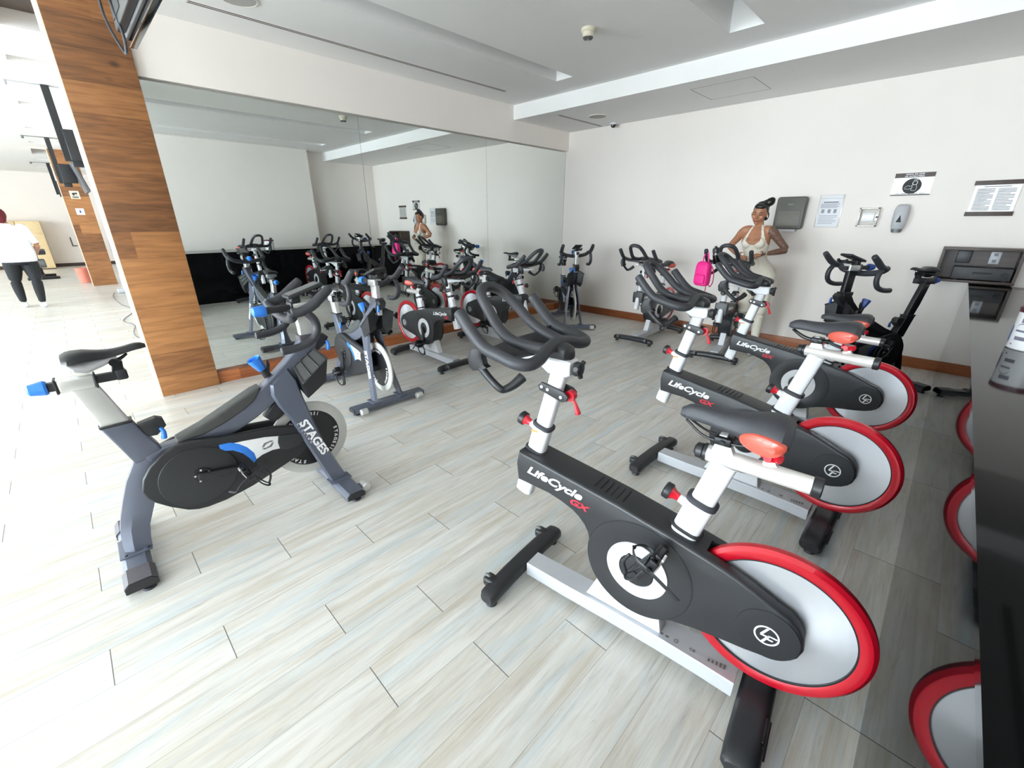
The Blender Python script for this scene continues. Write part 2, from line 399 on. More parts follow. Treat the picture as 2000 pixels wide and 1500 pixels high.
bx(bm, -22.1, 1.5, WIN_Y - .2, WIN_Y, 0, .18); bx(bm, -22.1, 1.5, WIN_Y - .2, WIN_Y, 2.72, 3.5)
prev = -22.1
for a, b in WINS: bx(bm, prev, a, WIN_Y - .2, WIN_Y, .18, 2.72); prev = b
bx(bm, prev, 1.5, WIN_Y - .2, WIN_Y, .18, 2.72); struct('wall_windows', bm, M_WLL)
for i, (a, b) in enumerate(WINS):
    bm = nb()
    for x in (a, (a + b) / 2, b): bx(bm, x - .03, x + .03, WIN_Y - .14, WIN_Y - .06, .18, 2.72)
    for z in (.2, 2.70): bx(bm, a, b, WIN_Y - .14, WIN_Y - .06, z - .03, z + .03)
    struct('window_%d' % (i + 1), bm, M_WHT)

def ceiling(x0, x1, y0, y1, holes, top=3.30):
    """slab with long light troughs cut in it: holes (xa, xb, ya, yb, z_top)"""
    bm = nb(); x = x0
    for xa, xb, ya, yb, zt in sorted(holes):
        if xa > x: bx(bm, x, xa, y0, y1, ZC, 3.5)
        if ya > y0: bx(bm, xa, xb, y0, ya, ZC, 3.5)
        if yb < y1: bx(bm, xa, xb, yb, y1, ZC, 3.5)
        bx(bm, xa, xb, max(ya, y0), min(yb, y1), zt, 3.5); x = xb
    if x < x1: bx(bm, x, x1, y0, y1, ZC, 3.5)
    return bm
bm = ceiling(-22.1, -4.94, -8.1, 2.6, [(-5.945, -5.17, .11, 2.3, 3.135), (-7.13, -6.91, .11, 2.3, 3.25), (-9.57, -9.33, .11, 2.3, 3.25), (-11.92, -11.68, .11, 2.3, 3.25),
      (-13.9, -13.7, .11, 2.3, 3.25), (-16.2, -15.0, .11, 2.3, 3.135), (-17.6, -17.4, .11, 2.3, 3.2), (-19.9, -19.7, .11, 2.3, 3.2)])
o = struct('ceiling_gym', bm, M_CEIL)
bm = ceiling(-4.94, 1.7, -8.1, 6.7, [(-3.70, -3.464, .5, 4.485, 3.30), (-1.80, -1.527, .5, 4.475, 3.30), (.12, .38, .5, 4.47, 3.30)])
struct('ceiling', bm, M_CEIL)
bm = nb(); bx(bm, -4.82, 1.6, 4.925, 6.7, ZS, 3.4); struct('ceiling_soffit', bm, M_CEIL)
bm = nb(); bx(bm, -5.94, -5.175, .12, 2.29, 3.11, 3.134); bx(bm, -16.19, -15.01, .12, 2.29, 3.11, 3.134); struct('ceiling_recess_boards', bm, M_SHELF)

bm = nb(); bx(bm, -5.165, -4.77, .315, .76, 0, 3.3, bev=.002); struct('trim_pillar_1', bm, M_PIL)
M_PALE = wood_mat('pale_oak_edge', (214, 186, 152), (232, 208, 178), (242, 224, 200), board=0)
bm = nb(); bx(bm, -5.165, -4.771, .310, .316, 0, 3.3); struct('trim_pillar_edge_1', bm, M_PALE)
bm = nb(); bx(bm, -15.2, -14.801, .344, .351, 0, 3.3); struct('trim_pillar_edge_2', bm, M_PALE)
bm = nb(); bx(bm, -15.2, -14.8, .35, .80, 0, 3.3); struct('trim_pillar_2', bm, M_PIL)
bm = nb(); bx(bm, -4.87, -4.80, .76, YB, 0, .112, bev=.003); struct('baseboard_mirror', bm, M_BASE)
bm = nb(); bx(bm, -4.80, .22, YB - .024, YB, 0, .112, bev=.003); struct('baseboard_back', bm, M_BASE)
bm = nb(); bx(bm, -22, -21.98, -8.0, 2.5, 0, .11); struct('baseboard_far', bm, M_BRN)
bm = nb(); bx(bm, -4.875, -4.806, .76, YB - .02, 2.545, 2.566); struct('trim_mirror_header', bm, M_WLL)

# mirror panels
names = ['tall frameless wall mirror panel next to the wooden pillar', 'middle tall frameless mirror panel of the mirror wall', 'tall frameless mirror panel ending at the far white corner']
for (a, b), lb in zip([(.762, 2.585), (2.588, 4.435), (4.438, 6.245 - .06)], names):
    bm = nb(); bx(bm, XM - .006, XM, a, b, .112, 2.55); tag(obj('wall_mirror', bm, M_MIR), lb, 'mirror', 'mirror wall panels')

# ceiling fittings
def slot(x, y0, y1, z, lb, wd=.05):
    t = thing('air_slot', lb, 'air vent', (x, (y0 + y1) / 2, z), group='ceiling slot diffusers'); L = (y1 - y0) / 2
    bm = nb()
    for s in (-1, 0, 1): bx(bm, s * wd * .46 - wd * .06, s * wd * .46 + wd * .06, -L, L, -.003, .0)
    bx(bm, -wd / 2, wd / 2, -L, -L + .01, -.003, 0); bx(bm, -wd / 2, wd / 2, L - .01, L, -.003, 0)
    obj('frame', bm, M_WLL, t)
    bm = nb(); bx(bm, -wd * .45, wd * .45, -L, L, -.0012, -.0002); obj('grille', bm, M_SEAM, t)
slot(-4.40, 1.10, 4.37, ZC, 'long dark linear air slot in the ceiling beside the mirror header', .06)
slot(.95, 1.2, 4.18, ZC, 'long thin air slot in the ceiling seen in the mirror', .05)
slot(-4.165, 5.11, 6.16, ZS, 'short dark air slot in the lowered ceiling by the mirror corner', .06)
def speaker(x, y, z, lb, r=.10):
    t = thing('ceiling_speaker', lb, 'speaker', (x, y, z), group='round ceiling speakers')
    bm = nb(); cyl(bm, (0, 0, 0), (0, 0, -.006), r, r - .003, 40); obj('grille', bm, mat('speaker_grille', (176, 172, 168), .7, noise=.25, scale=300), t)
    bm = nb(); annulus(bm, (0, 0, 0), (0, 0, -1), r, r + .008, 0, .007, 40); obj('rim', bm, M_WLL, t)
speaker(-3.84, 5.55, ZS, 'round grey speaker flush in the lowered ceiling by the back wall', .115)
speaker(-4.095, 1.36, ZC, 'round grey speaker cut by the top edge above the mirror wall', .115)
t = thing('smoke_detector', 'cream smoke detector dome hanging from the ceiling centre', 'smoke detector', (-2.60, 3.55, ZC))
bm = nb(); lathe(bm, [(.058, 0), (.06, -.02), (.054, -.026), (.050, -.03)], (0, 0, 0), (0, 0, 1), 40); obj('base', bm, M_DETC, t)
bm = nb(); lathe(bm, [(.047, -.028), (.046, -.045), (.034, -.062), (.0, -.064)], (0, 0, 0), (0, 0, 1), 40); obj('head', bm, M_DETC, t)
bm = nb()
for k in range(14):
    a = 2 * pi * k / 14; box(bm, (.031 * cos(a), .031 * sin(a), -.064), (.016, .006, .02), Matrix.Rotation(a, 3, 'Z') @ Matrix.Rotation(radians(-55), 3, 'Y'))
cyl(bm, (0, 0, -.060), (0, 0, -.073), .02, .014, 20); obj('sensor_cage', bm, M_SOAPD, t)
t = thing('security_camera', 'small black dome camera under the lowered ceiling at the back wall', 'camera', (-3.92, 6.08, ZS))
bm = nb(); cyl(bm, (0, 0, 0), (0, 0, -.022), .05, .045, 24); obj('mount', bm, M_WHT, t)
bm = nb(); lathe(bm, [(.036, -.02), (.036, -.035), (.026, -.055), (0, -.064)], (0, 0, 0), (0, 0, 1), 24); obj('dome', bm, M_GLOSS, t)
bm = nb()
x0, x1, y0, y1 = -2.42, -1.79, 5.19, 5.78
for a in ((x0, x1, y0, y0 + .006), (x0, x1, y1 - .006, y1), (x0, x0 + .006, y0, y1), (x1 - .006, x1, y0, y1)): bx(bm, a[0], a[1], a[2], a[3], ZS - .0015, ZS)
o = obj('access_hatch', bm, mat('hatch_gap', (150, 146, 142), .8)); tag(o, 'square access hatch outline in the lowered ceiling over the back bikes', 'hatch')

# counter with black glass front
def quadbox(bm, y0, y1, xa, xb, z0, z1, xfar=None):
    xo = lambda y: .172 + .0075 * y
    P = [(xo(y0) + xa, y0), (xo(y1) + xa, y1), ((xfar if xfar else xo(y1) + xb), y1), ((xfar if xfar else xo(y0) + xb), y0)]
    vs = [[bm.verts.new((p[0], p[1], z)) for p in P] for z in (z0, z1)]
    bm.faces.new(vs[0][::-1]); bm.faces.new(vs[1])
    for k in range(4): bm.faces.new((vs[0][k], vs[0][(k + 1) % 4], vs[1][(k + 1) % 4], vs[1][k]))
t = thing('counter', 'long half-height counter faced in black reflective glass along the right wall', 'counter', (0, 0, 0))
bm = nb(); quadbox(bm, -.9, YB - .002, 0, .012, 0.0, .912); obj('glass_panel', bm, M_BG, t, ang=20)
bm = nb(); quadbox(bm, -.9, YB - .002, .014, 0, 0, .910, 1.14); obj('body', bm, M_BLKF, t, ang=20)
bm = nb(); quadbox(bm, -.9, 5.74, -.004, 0, .912, .932, 1.14); obj('worktop', bm, M_WORK, t, ang=20)
bm = nb(); quadbox(bm, 5.74, YB - .002, -.004, 0, .912, .932, .5); obj('worktop_end', bm, M_WORK, t, ang=20)

# shelf box with amplifier
t = thing('wall_shelf_box', 'dark walnut open shelf box on the back wall above the counter end', 'shelf', (0, 0, 0))
X0, X1, Y0, Y1, Z0, Z1 = -.043, .498, 5.95, YB, .945, 1.257
bm = nb(); bx(bm, X0, X1, Y1 - .015, Y1, Z0, Z1); obj('back_panel', bm, M_SHELF, t)
for a in ((X0, X1, Z1 - .022, Z1), (X0, X1, Z0, Z0 + .022)):
    bm = nb(); bx(bm, a[0], a[1], Y0, Y1 - .015, a[2], a[3], bev=.0015); obj('shelf_board', bm, M_SHELF, t)
for a in ((X0, X0 + .022), (X1 - .022, X1)):
    bm = nb(); bx(bm, a[0], a[1], Y0 + .0005, Y1 - .015, Z0 + .022, Z1 - .022); obj('side_board', bm, M_SHELF, t)
t = thing('amplifier', 'dark grey audio amplifier with round knob inside the walnut shelf box', 'amplifier', (.27, 6.07, Z0 + .022))
bm = nb(); bx(bm, -.195, .195, -.095, .09, .008, .118, bev=.002); obj('case', bm, M_AMP, t)
bm = nb(); bx(bm, -.193, .193, -.099, -.093, .01, .116, bev=.001); obj('front_plate', bm, M_AMP, t)
bm = nb(); bx(bm, -.06, .07, -.101, -.098, .062, .078); obj('display', bm, M_SEAM, t)
bm = nb(); cyl(bm, (.15, -.098, .06), (.15, -.118, .06), .022, .021, 28); obj('volume_knob', bm, M_SEAM, t)
bm = nb()
for k in range(5): cyl(bm, (-.15 + .03 * k, -.098, .03), (-.15 + .03 * k, -.104, .03), .006, None, 12)
obj('button', bm, M_DK, t)
for sx in (-.16, .16):
    for sy in (-.07, .07): bm = nb(); cyl(bm, (sx, sy, 0), (sx, sy, .009), .014, None, 14); obj('foot', bm, M_RUB, t)
t = thing('wall_socket', 'pale power socket plate on the back of the walnut shelf box', 'socket', (.33, YB - .015, 1.165))
bm = nb(); bx(bm, -.035, .035, -.008, 0, -.055, .055, bev=.002); obj('plate', bm, M_SOAP, t)
bm = nb(); bx(bm, -.014, .014, -.0095, -.007, -.042, -.016); bx(bm, -.014, .014, -.0095, -.007, .016, .042); obj('outlet', bm, M_SOAPD, t)
bm = nb(); bx(bm, .07, .17, YB - .05, YB - .016, 1.11, 1.225, bev=.004); tag(obj('power_adapter', bm, M_BLK), 'black box adapter at the back of the walnut shelf box', 'adapter')
# wipes tub
t = thing('wipes_tub', 'white tub of wipes with maroon lid standing on the black worktop', 'tub', (.395, 3.08, .932))
bm = nb(); lathe(bm, [(.0, 0), (.082, 0), (.086, .004), (.086, .172), (.083, .176), (0, .176)], (0, 0, 0), (0, 0, 1), 48); obj('body', bm, M_TUBW, t)
bm = nb(); lathe(bm, [(.088, .170), (.089, .192), (.084, .198), (.03, .2), (0, .2)], (0, 0, 0), (0, 0, 1), 48); obj('lid', bm, M_PUR, t)
def wrap(bm, r, a0, a1, z0, z1, mi=0, n=10):
    vs = [(bm.verts.new((r * cos(a0 + (a1 - a0) * k / n), r * sin(a0 + (a1 - a0) * k / n), z0)), bm.verts.new((r * cos(a0 + (a1 - a0) * k / n), r * sin(a0 + (a1 - a0) * k / n), z1))) for k in range(n + 1)]
    for k in range(n): bm.faces.new((vs[k][0], vs[k + 1][0], vs[k + 1][1], vs[k][1])).material_index = mi
bm = nb(); wrap(bm, .0868, radians(176), radians(192), .03, .105, 0, 4); wrap(bm, .0868, radians(215), radians(243), .125, .145, 1); wrap(bm, .0868, radians(212), radians(240), .045, .062, 1); wrap(bm, .0868, radians(205), radians(212), .02, .026, 1, 3)
n = 14
for k in range(n):
    a = radians(222) + .28 * cos(pi * (.05 + 1.1 * k / n)); z = .092 + .026 * sin(pi * (.05 + 1.1 * k / n)); b = radians(222) + .28 * cos(pi * (.05 + 1.1 * (k + 1) / n)); z2 = .092 + .026 * sin(pi * (.05 + 1.1 * (k + 1) / n))
    vs = [bm.verts.new((.0869 * cos(q), .0869 * sin(q), zz)) for q, zz in ((a, z), (b, z2), (b, z2 + .004), (a, z + .004))]; bm.faces.new(vs).material_index = 1
wrap(bm, .0869, radians(208), radians(236), .083, .092, 1)
obj('label', bm, [M_TUBB, mat('label_print', (120, 116, 132), .4, noise=.2, scale=200)], t)

# ---------------------------------------------------------------- things on the back wall
def wallthing(name, lb, cat, x, z): return thing(name, lb, cat, (x, YB, z))
t = wallthing('towel_dispenser', 'smoked grey paper towel dispenser on the back wall beside the woman', 'towel dispenser', -1.445, 1.575)
def rrect(x0, x1, z0, z1, r=.02, n=5):
    out = []
    for cx, cz, a0 in ((x1 - r, z1 - r, 0), (x0 + r, z1 - r, 90), (x0 + r, z0 + r, 180), (x1 - r, z0 + r, 270)):
        for k in range(n + 1): a = radians(a0 + 90 * k / n); out.append((cx + r * cos(a), cz + r * sin(a)))
    return out
bm = nb(); prism(bm, rrect(-.15, .15, -.175, .18, .03), -.10, 0, bev=.012); obj('housing', bm, M_SMOKE, t)
bm = nb(); prism(bm, rrect(-.115, .118, -.14, .03, .012), -.104, -.098, bev=.002); obj('window', bm, M_SMOK2, t)
bm = nb(); prism(bm, rrect(-.03, .03, .09, .105, .006), -.103, -.098); obj('badge', bm, M_SOAPD, t)
bm = nb(); bx(bm, -.10, .09, -.085, -.015, -.20, -.17); obj('paper_towel', bm, M_PAPER, t)
t = wallthing('notice_holder', 'white printed notice in a clear acrylic holder right of the towel dispenser', 'notice', -1.075, 1.595)
bm = nb(); bx(bm, -.115, .115, -.006, 0, -.17, .17, bev=.001); obj('holder', bm, M_ACR, t)
bm = nb(); bx(bm, -.105, .105, -.008, -.006, -.165, .13); bx(bm, -.105, .100, -.010, -.006, .135, .165); obj('sheet', bm, M_PAPER, t)
bm = nb(); bx(bm, -.07, .07, -.0092, -.008, .085, .10)
for k in range(4): bx(bm, -.09, .085 - .02 * (k % 2), -.0092, -.008, .07 - .012 * k, .076 - .012 * k)
for k in range(6): bx(bm, -.085, .085 - .03 * (k % 3 == 2), -.0092, -.008, -.05 - .016 * k, -.045 - .016 * k)
for x in (-.06, 0, .055): bx(bm, x - .014, x + .014, -.0092, -.008, -.02, .02)
obj('printing', bm, M_PRINT, t)
t = wallthing('thermostat_cover', 'clear acrylic guard over a small white thermostat on the back wall', 'thermostat', -.71, 1.53)
bm = nb(); bx(bm, -.085, .085, -.008, 0, -.095, .095, bev=.003)
for a in ((-.085, -.07, -.095, .095), (.07, .085, -.095, .095), (-.085, .085, .08, .095), (-.085, .085, -.095, -.08)): bx(bm, a[0], a[1], -.05, -.008, a[2], a[3], bev=.002)
obj('guard', bm, M_ACR, t)
bm = nb(); bx(bm, -.055, .055, -.04, -.008, -.045, .045, bev=.006); obj('thermostat', bm, M_TUBW, t)
bm = nb(); cyl(bm, (.078, -.05, .0), (.078, -.065, .0), .011, None, 14); obj('lock', bm, M_BRN, t)
t = wallthing('soap_dispenser', 'pale grey oval soap dispenser with a dark triangle below the framed sign', 'soap dispenser', -.445, 1.515)
bm = nb(); loft(bm, [ellring((0, -d, z), (wd, 0, 0), (0, dd, 0), 24, .8) for z, wd, dd, d in ((-.10, .048, .045, .048), (-.07, .055, .052, .052), (0, .060, .058, .058), (.08, .060, .05, .05), (.12, .052, .04, .04), (.138, .035, .02, .02))]); obj('body', bm, M_SOAP, t)
bm = nb(); loft(bm, [ellring((0, -.044, z), (wd, 0, 0), (0, .04, 0), 24, .8) for z, wd in ((-.135, .036), (-.125, .042), (-.101, .046))]); obj('nozzle_cap', bm, M_SOAPD, t)
bm = nb(); prism(bm, [(-.02, -.035), (.022, -.035), (.003, .035)], -.1175, -.10); obj('triangle_mark', bm, M_SEAM, t)
t = wallthing('hand_sanitiser_sign', 'white sign with dark header band and round dark pictogram', 'sign', -.43, 1.838)
bm = nb(); bx(bm, -.152, .152, -.006, 0, -.103, .105); obj('board', bm, mat('glossy_white_board', (222, 218, 212), .12, coat=.6, noise=.01), t)
bm = nb(); bx(bm, -.152, .152, -.008, -.006, .063, .105); bx(bm, -.152, .152, -.008, -.006, -.103, -.092); obj('band', bm, M_BRN, t)
bm = nb(); lathe(bm, [(0, .006), (.072, .006), (.072, .009), (0, .009)], (0, 0, -.018), (0, -1, 0), 48); obj('roundel', bm, M_SEAM, t)
bm = nb()
annulus(bm, (.018, -.009, .012), (0, -1, 0), .016, .020, 0, .001, 24)
for p in (((.0, -.01, -.012), (.034, -.01, -.05)), ): tube(bm, crom([(.0, -.0095, .0), (.004, -.0095, -.03), (.0, -.0095, -.055), (.036, -.0095, -.055), (.036, -.0095, -.02), (.03, -.0095, .0)], 4), .0015, 6, 1)
tube(bm, [(-.055, -.0095, -.03), (-.03, -.0095, -.012), (-.01, -.0095, -.02), (.0, -.0095, -.01)], .0015, 6, 4)
tube(bm, [(-.055, -.0095, -.04), (-.02, -.0095, -.045), (.0, -.0095, -.035)], .0015, 6, 4)
tube(bm, [(.002, -.0095, .036), (.018, -.0095, .043), (.036, -.0095, .036)], .002, 6, 4)
obj('pictogram', bm, M_LET, t)
bm = nb(); add_text(bm, 'MODO DE USAR', .019, (0, -.0085, .086), (1, 0, 0), (0, 0, 1), align='CENTER', bold=.0004); add_text(bm, 'DEL ANTIBACTERIAL', .016, (0, -.0085, .068), (1, 0, 0), (0, 0, 1), align='CENTER', bold=.0004)
obj('heading', bm, M_LET, t)
bm = nb()
for x0, x1 in ((-.115, -.08), (-.07, -.03), (-.015, .06), (.068, .12)): bx(bm, x0, x1, -.0075, -.006, -.089, -.083)
obj('footer_text', bm, M_SEAM, t)
t = wallthing('rules_plaque', 'large text plaque with brown bars above and below at the right edge', 'plaque', .175, 1.69)
bm = nb(); bx(bm, -.145, .15, -.012, 0, -.13, .13); obj('panel', bm, mat('plaque_panel', (206, 200, 194), .3, coat=.3, noise=.01), t)
for z in (-.154, .114): bm = nb(); bx(bm, -.158, .158, -.016, 0, z, z + .038, bev=.001); obj('bar', bm, M_BRN, t)
bm = nb(); bx(bm, -.085, .085, -.013, -.012, .096, .103)
for k in range(15):
    for x in (-.125, .01): bx(bm, x, x + .115 - .03 * ((k * 7) % 4 == 1), -.013, -.012, .076 - .0128 * k, .0825 - .0128 * k)
obj('text_lines', bm, M_PRINT, t)

# ================================================================ bikes
def kids(o): return list(o.children)
def clone(root, loc, rz, label, group):
    r = root.copy(); COL.objects.link(r); r.location = loc; r.rotation_euler = (0, 0, rz); r['label'] = label; r['group'] = group
    for ch in kids(root):
        c = ch.copy(); COL.objects.link(c); c.parent = r
        for g in kids(ch):
            d = g.copy(); COL.objects.link(d); d.parent = c
    return r
def saddle_rings(nose, tail, zt, wid, pts=15, th0=.040, th1=.070, dip=.012, nd=.03):
    """saddle body lofted nose to tail: returns rings"""
    out = []
    for i in range(pts):
        t = i / (pts - 1); u = nose + (tail - nose) * t
        if t < .42: hw = .022 + .012 * (t / .42) ** 1.5
        else: q = (t - .42) / .58; hw = .034 + (wid - .034) * (3 * q * q - 2 * q ** 3)
        q = max(0, (t - .25) / .75); th = th0 + (th1 - th0) * (3 * q * q - 2 * q ** 3); e = 1.
        if i == 0: e = .45
        if i == 1: e = .88
        if i == pts - 1: e = .55
        if i == pts - 2: e = .90
        z = zt - nd * (1 - t) ** 1.5 - dip * sin(pi * min(1, max(0, (t - .15) / .6))); ring = []
        for k in range(24):
            a = 2 * pi * k / 24; x, y = cos(a), sin(a)
            zz = z - th / 2 + .5 * th * e * math.copysign(abs(y) ** .7, y) - (.28 * th * abs(x) ** 2.6 if y > 0 else .28 * th * abs(x) ** 2.6 * .4) + .22 * th * (1 - abs(x)) * (y < 0)
            ring.append(V((u, hw * (.35 + .65 * e) * math.copysign(abs(x) ** .7, x), zz)))
        out.append(ring)
    return out

GXP = [(1.018, .657), (.80, .628), (.601, .60), (.428, .568), (.357, .553), (.276, .536), (.216, .520), (.160, .500), (.101, .474), (.065, .462), (.038, .440), (.022, .412), (.014, .371), (.022, .338), (.035, .318), (.055, .302), (.092, .286), (.15, .273), (.22, .262),
       (.30, .247), (.359, .230), (.411, .207), (.46, .192), (.507, .186), (.56, .194), (.602, .212), (.640, .242), (.667, .285), (.683, .33), (.690, .375), (.693, .405), (.700, .430), (.716, .455), (.740, .477), (.767, .494), (.82, .511), (.876, .522), (1.022, .526), (1.030, .60)]
CRK = (.503, .373); WH = (.105, .375)
def build_lifecycle():
    t = thing('spin_bike', 'x', 'exercise bike')
    # floor frame
    bm = nb()
    for i in range(1):
        P = [(.985, .068, .030, .044), (.80, .070, .030, .046), (.60, .078, .030, .048), (.40, .084, .030, .052), (.25, .084, .029, .056), (.15, .080, .029, .058)]
        loft(bm, [[V((u, s * w, z + q * h)) for s, q in ((1, -1), (1, .86), (.93, 1), (-.93, 1), (-1, .86), (-1, -1))] for u, z, h, w in P])
    fr = obj('main_beam', bm, M_SIL, t)
    bm = nb(); add_text(bm, 'CE', .016, (.30, .030, .1148), (-1, 0, 0), (0, -1, 0)); annulus(bm, (.345, .026, .1142), (0, 0, 1), .006, .0075, 0, .0006, 20)
    for k in range(4): bx(bm, .37 + .02 * k, .382 + .02 * k, .022, .03, .1135, .1145)
    for k in range(5): box(bm, (.235 - .012 * k, .026 - .0015 * k, .1146), (.007, .012 + .002 * k, .0008))
    obj('marking', bm, M_SOAPD, t)
    def bar(u0, half, r, zc, dz, wheels, rear=False):
        bm = nb(); rings = []
        for w in (-half, -half + .012, -half + .05, -half * .45, 0, half * .45, half - .05, half - .012, half):
            e = abs(w) / half; rr = r * (.72 if e > .995 else (.95 if e > .9 else 1)); z = zc - dz * e ** 2.2
            rings.append([V((u0 + rr * (1.25 if rear else 1.05) * math.copysign(abs(cos(a)) ** .7, cos(a)), w, z + rr * .82 * math.copysign(abs(sin(a)) ** .7, sin(a)))) for a in [2 * pi * k / 20 for k in range(20)]])
        loft(bm, rings); st = obj('rear_stabiliser' if rear else 'front_stabiliser', bm, M_BLK, t)
        for s in (-1, 1):
            bm = nb(); cyl(bm, (u0, s * (half - .035), 0), (u0, s * (half - .035), .012), .024, .02, 20); cyl(bm, (u0, s * (half - .035), .01), (u0, s * (half - .035), .05), .009, None, 10)
            obj('levelling_foot', bm, M_RUB, st)
            if wheels:
                bm = nb(); box(bm, (u0 + .035, s * .19, zc + .004), (.06, .05, .042), bev=.012); obj('wheel_bracket', bm, M_BLK, st)
                bm = nb(); lathe(bm, [(.0, -.009), (.016, -.009), (.021, -.004), (.021, .004), (.016, .009), (0, .009)], (u0 + .052, s * .19, zc + .010), (0, 1, 0), 24); obj('transport_wheel', bm, M_SOAPD, st)
            if rear:
                bm = nb()
                for k in range(4): box(bm, (u0 - .052 + .004 * k, s * .13, zc + .003 + .012 * k - .015), (.006, .13 - .016 * k, .005), Matrix.Rotation(radians(0), 3, 'Y'), bev=.002)
                obj('grip_ribs', bm, M_DK, st)
    bar(1.030, .265, .037, .062, .014, True)
    bar(.085, .265, .040, .066, .020, False, True)
    # pedestal
    bm = nb(); prism(bm, [(.70, .108), (.645, .245), (.56, .215), (.46, .20), (.42, .22), (.40, .112)], -.032, .032, bev=.006); obj('pedestal', bm, M_WHT, t)
    # shroud
    bm = nb(); prism(bm, GXP, -.066, .066, bev=.011); sh = obj('shroud', bm, M_SHR, t)
    bm = nb(); cyl(bm, (WH[0], -.030, WH[1]), (WH[0], .030, WH[1]), .262, None, 72); cut(sh, bm)
    bm = nb()
    for k in range(6): box(bm, (.70 - .022 * k, 0, .6165 - .0035 * k), (.005, .075, .003), bev=.001)
    obj('top_ribs', bm, M_SEAM, sh)
    for s in (-1, 1):
        y = s * .0655
        bm = nb(); annulus(bm, (CRK[0], y, CRK[1]), (0, s, 0), .1855, .1885, 0, .0012, 72); obj('seam_ring', bm, M_SEAM, sh)
        bm = nb(); lathe(bm, [(.0, -.002), (.187, -.002), (.185, .002), (.118, .004), (.112, .002), (0, .002)], (CRK[0], y, CRK[1]), (0, s, 0), 72); obj('crank_cover', bm, M_SHR, sh)
        bm = nb(); annulus(bm, (CRK[0], y, CRK[1]), (0, s, 0), .062, .108, .001, .0055, 64); obj('white_ring', bm, M_WHT, sh)
        bm = nb(); lathe(bm, [(0, .001), (.061, .001), (.058, .006), (.02, .012), (0, .012)], (CRK[0], y, CRK[1]), (0, s, 0), 48); obj('crank_hub', bm, M_BLK, sh)
        bm = nb(); lathe(bm, [(0, -.002), (.084, -.002), (.082, .003), (.05, .005), (0, .005)], (WH[0], y, WH[1]), (0, s, 0), 56); obj('hub_cap', bm, M_BLK, sh)
        # round emblem with slanted strokes
        bm = nb(); o = V((WH[0], y + s * .0052, WH[1])); X = V((-s, 0, 0)); Z = V((0, 0, 1)); rad = .033
        annulus(bm, o, (0, s, 0), rad * .86, rad, 0, .001, 40)
        def quad(pts):
            a = [bm.verts.new(o + X * p[0] * rad + Z * p[1] * rad + V((0, s * .0012, 0))) for p in pts]; bm.faces.new(a)
        quad([(-.12, .80), (.10, .82), (-.28, .02), (-.50, .02)]); quad([(-.50, .02), (-.46, -.16), (.16, -.16), (.24, .02)])
        quad([(-.34, -.82), (-.12, -.84), (.34, .16), (.12, .16)]); quad([(.12, .16), (.06, .0), (.80, .0), (.84, .16)]); quad([(.02, -.22), (-.04, -.38), (.52, -.38), (.58, -.22)])
        em = obj('emblem', bm, M_LET, sh)
        for p in em.data.polygons: pass
        # lettering
        e = V((-s, 0, -s * -.0)); sl = (.628 - .60) / .2
        if s > 0: o0 = V((.976, y + .0012, .580)); xd = V((-1, 0, -.105))
        else: o0 = V((.700, y - .0012, .552)); xd = V((1, 0, .105))
        put_text('model_name', 'LifeCycle', .046, M_LET, sh, o0, xd, (0, 0, 1), shear=.3, bold=.0014, sx=1.42)
        o1 = (o0 + xd.normalized() * .195 + V((0, 0, -.034)))
        put_text('model_suffix', 'GX', .034, M_REDL, sh, o1, xd, (0, 0, 1), shear=.3, bold=.0012, sx=1.5)
    # flywheel
    o = V((WH[0], 0, WH[1]))
    bm = nb(); lathe(bm, [(0, -.009), (.05, -.012), (.212, -.010), (.212, .010), (.05, .012), (0, .009)], (0, 0, 0), (0, 1, 0), 96); fw = obj('flywheel', bm, M_DISC, t, loc=o)
    bm = nb(); loft(bm, [[V((r * cos(a), h, r * sin(a))) for a in [2 * pi * k / 96 for k in range(96)]] for r, h in ((.208, -.016), (.222, -.0215), (.238, -.020), (.2485, -.010), (.250, 0), (.2485, .010), (.238, .020), (.222, .0215), (.208, .016))], closed=True, cap=False); obj('rim', bm, M_RIM, fw)
    bm = nb(); annulus(bm, (0, 0, 0), (0, 1, 0), .205, .210, -.0165, .0165, 96); obj('rim_edge', bm, M_SEAM, fw)
    # handlebar post
    d = V((-.28, 0, .96)).normalized(); fwd = V((d.z, 0, -d.x))
    def oval(bm, p0, p1, a, b, bev=.004):
        p0, p1 = V(p0), V(p1); x = (p1 - p0).normalized(); f = V((x.z, 0, -x.x))
        q = [ellring(p0, f * (a - bev), (0, b - bev, 0), 24, .62), ellring(p0 + x * bev, f * a, (0, b, 0), 24, .62), ellring(p1 - x * bev, f * a, (0, b, 0), 24, .62), ellring(p1, f * (a - bev), (0, b - bev, 0), 24, .62)]
        loft(bm, q)
    B0 = V((1.010, 0, .44)); at = lambda h: V((.981 - (h - .63) * .265, 0, h))
    bm = nb(); oval(bm, at(.44), at(.768), .037, .028); obj('front_tube', bm, M_WHT, t)
    bm = nb(); oval(bm, at(.758), at(.777), .042, .033, .005); obj('front_collar', bm, M_RUB, t)
    bm = nb(); oval(bm, at(.648), at(.662), .046, .035, .004); obj('front_gasket', bm, M_BLK, t)
    def knob(bm1, bm2, p, ax):
        p = V(p); ax = V(ax).normalized()
        lathe(bm1, [(.011, 0), (.012, .012), (.016, .030), (.021, .036), (.024, .050), (.020, .053), (0, .053)], p, ax, 24)
        lathe(bm2, [(.0, .040), (.026, .040), (.0275, .045), (.027, .060), (.022, .064), (0, .066)], p, ax, 28)
    fx = V((.96, 0, .28)).normalized()
    bm = nb(); cyl(bm, at(.742) + fx * .028, at(.742) + fx * .056, .017, .013, 20); obj('knob_boss', bm, M_WHT, t)
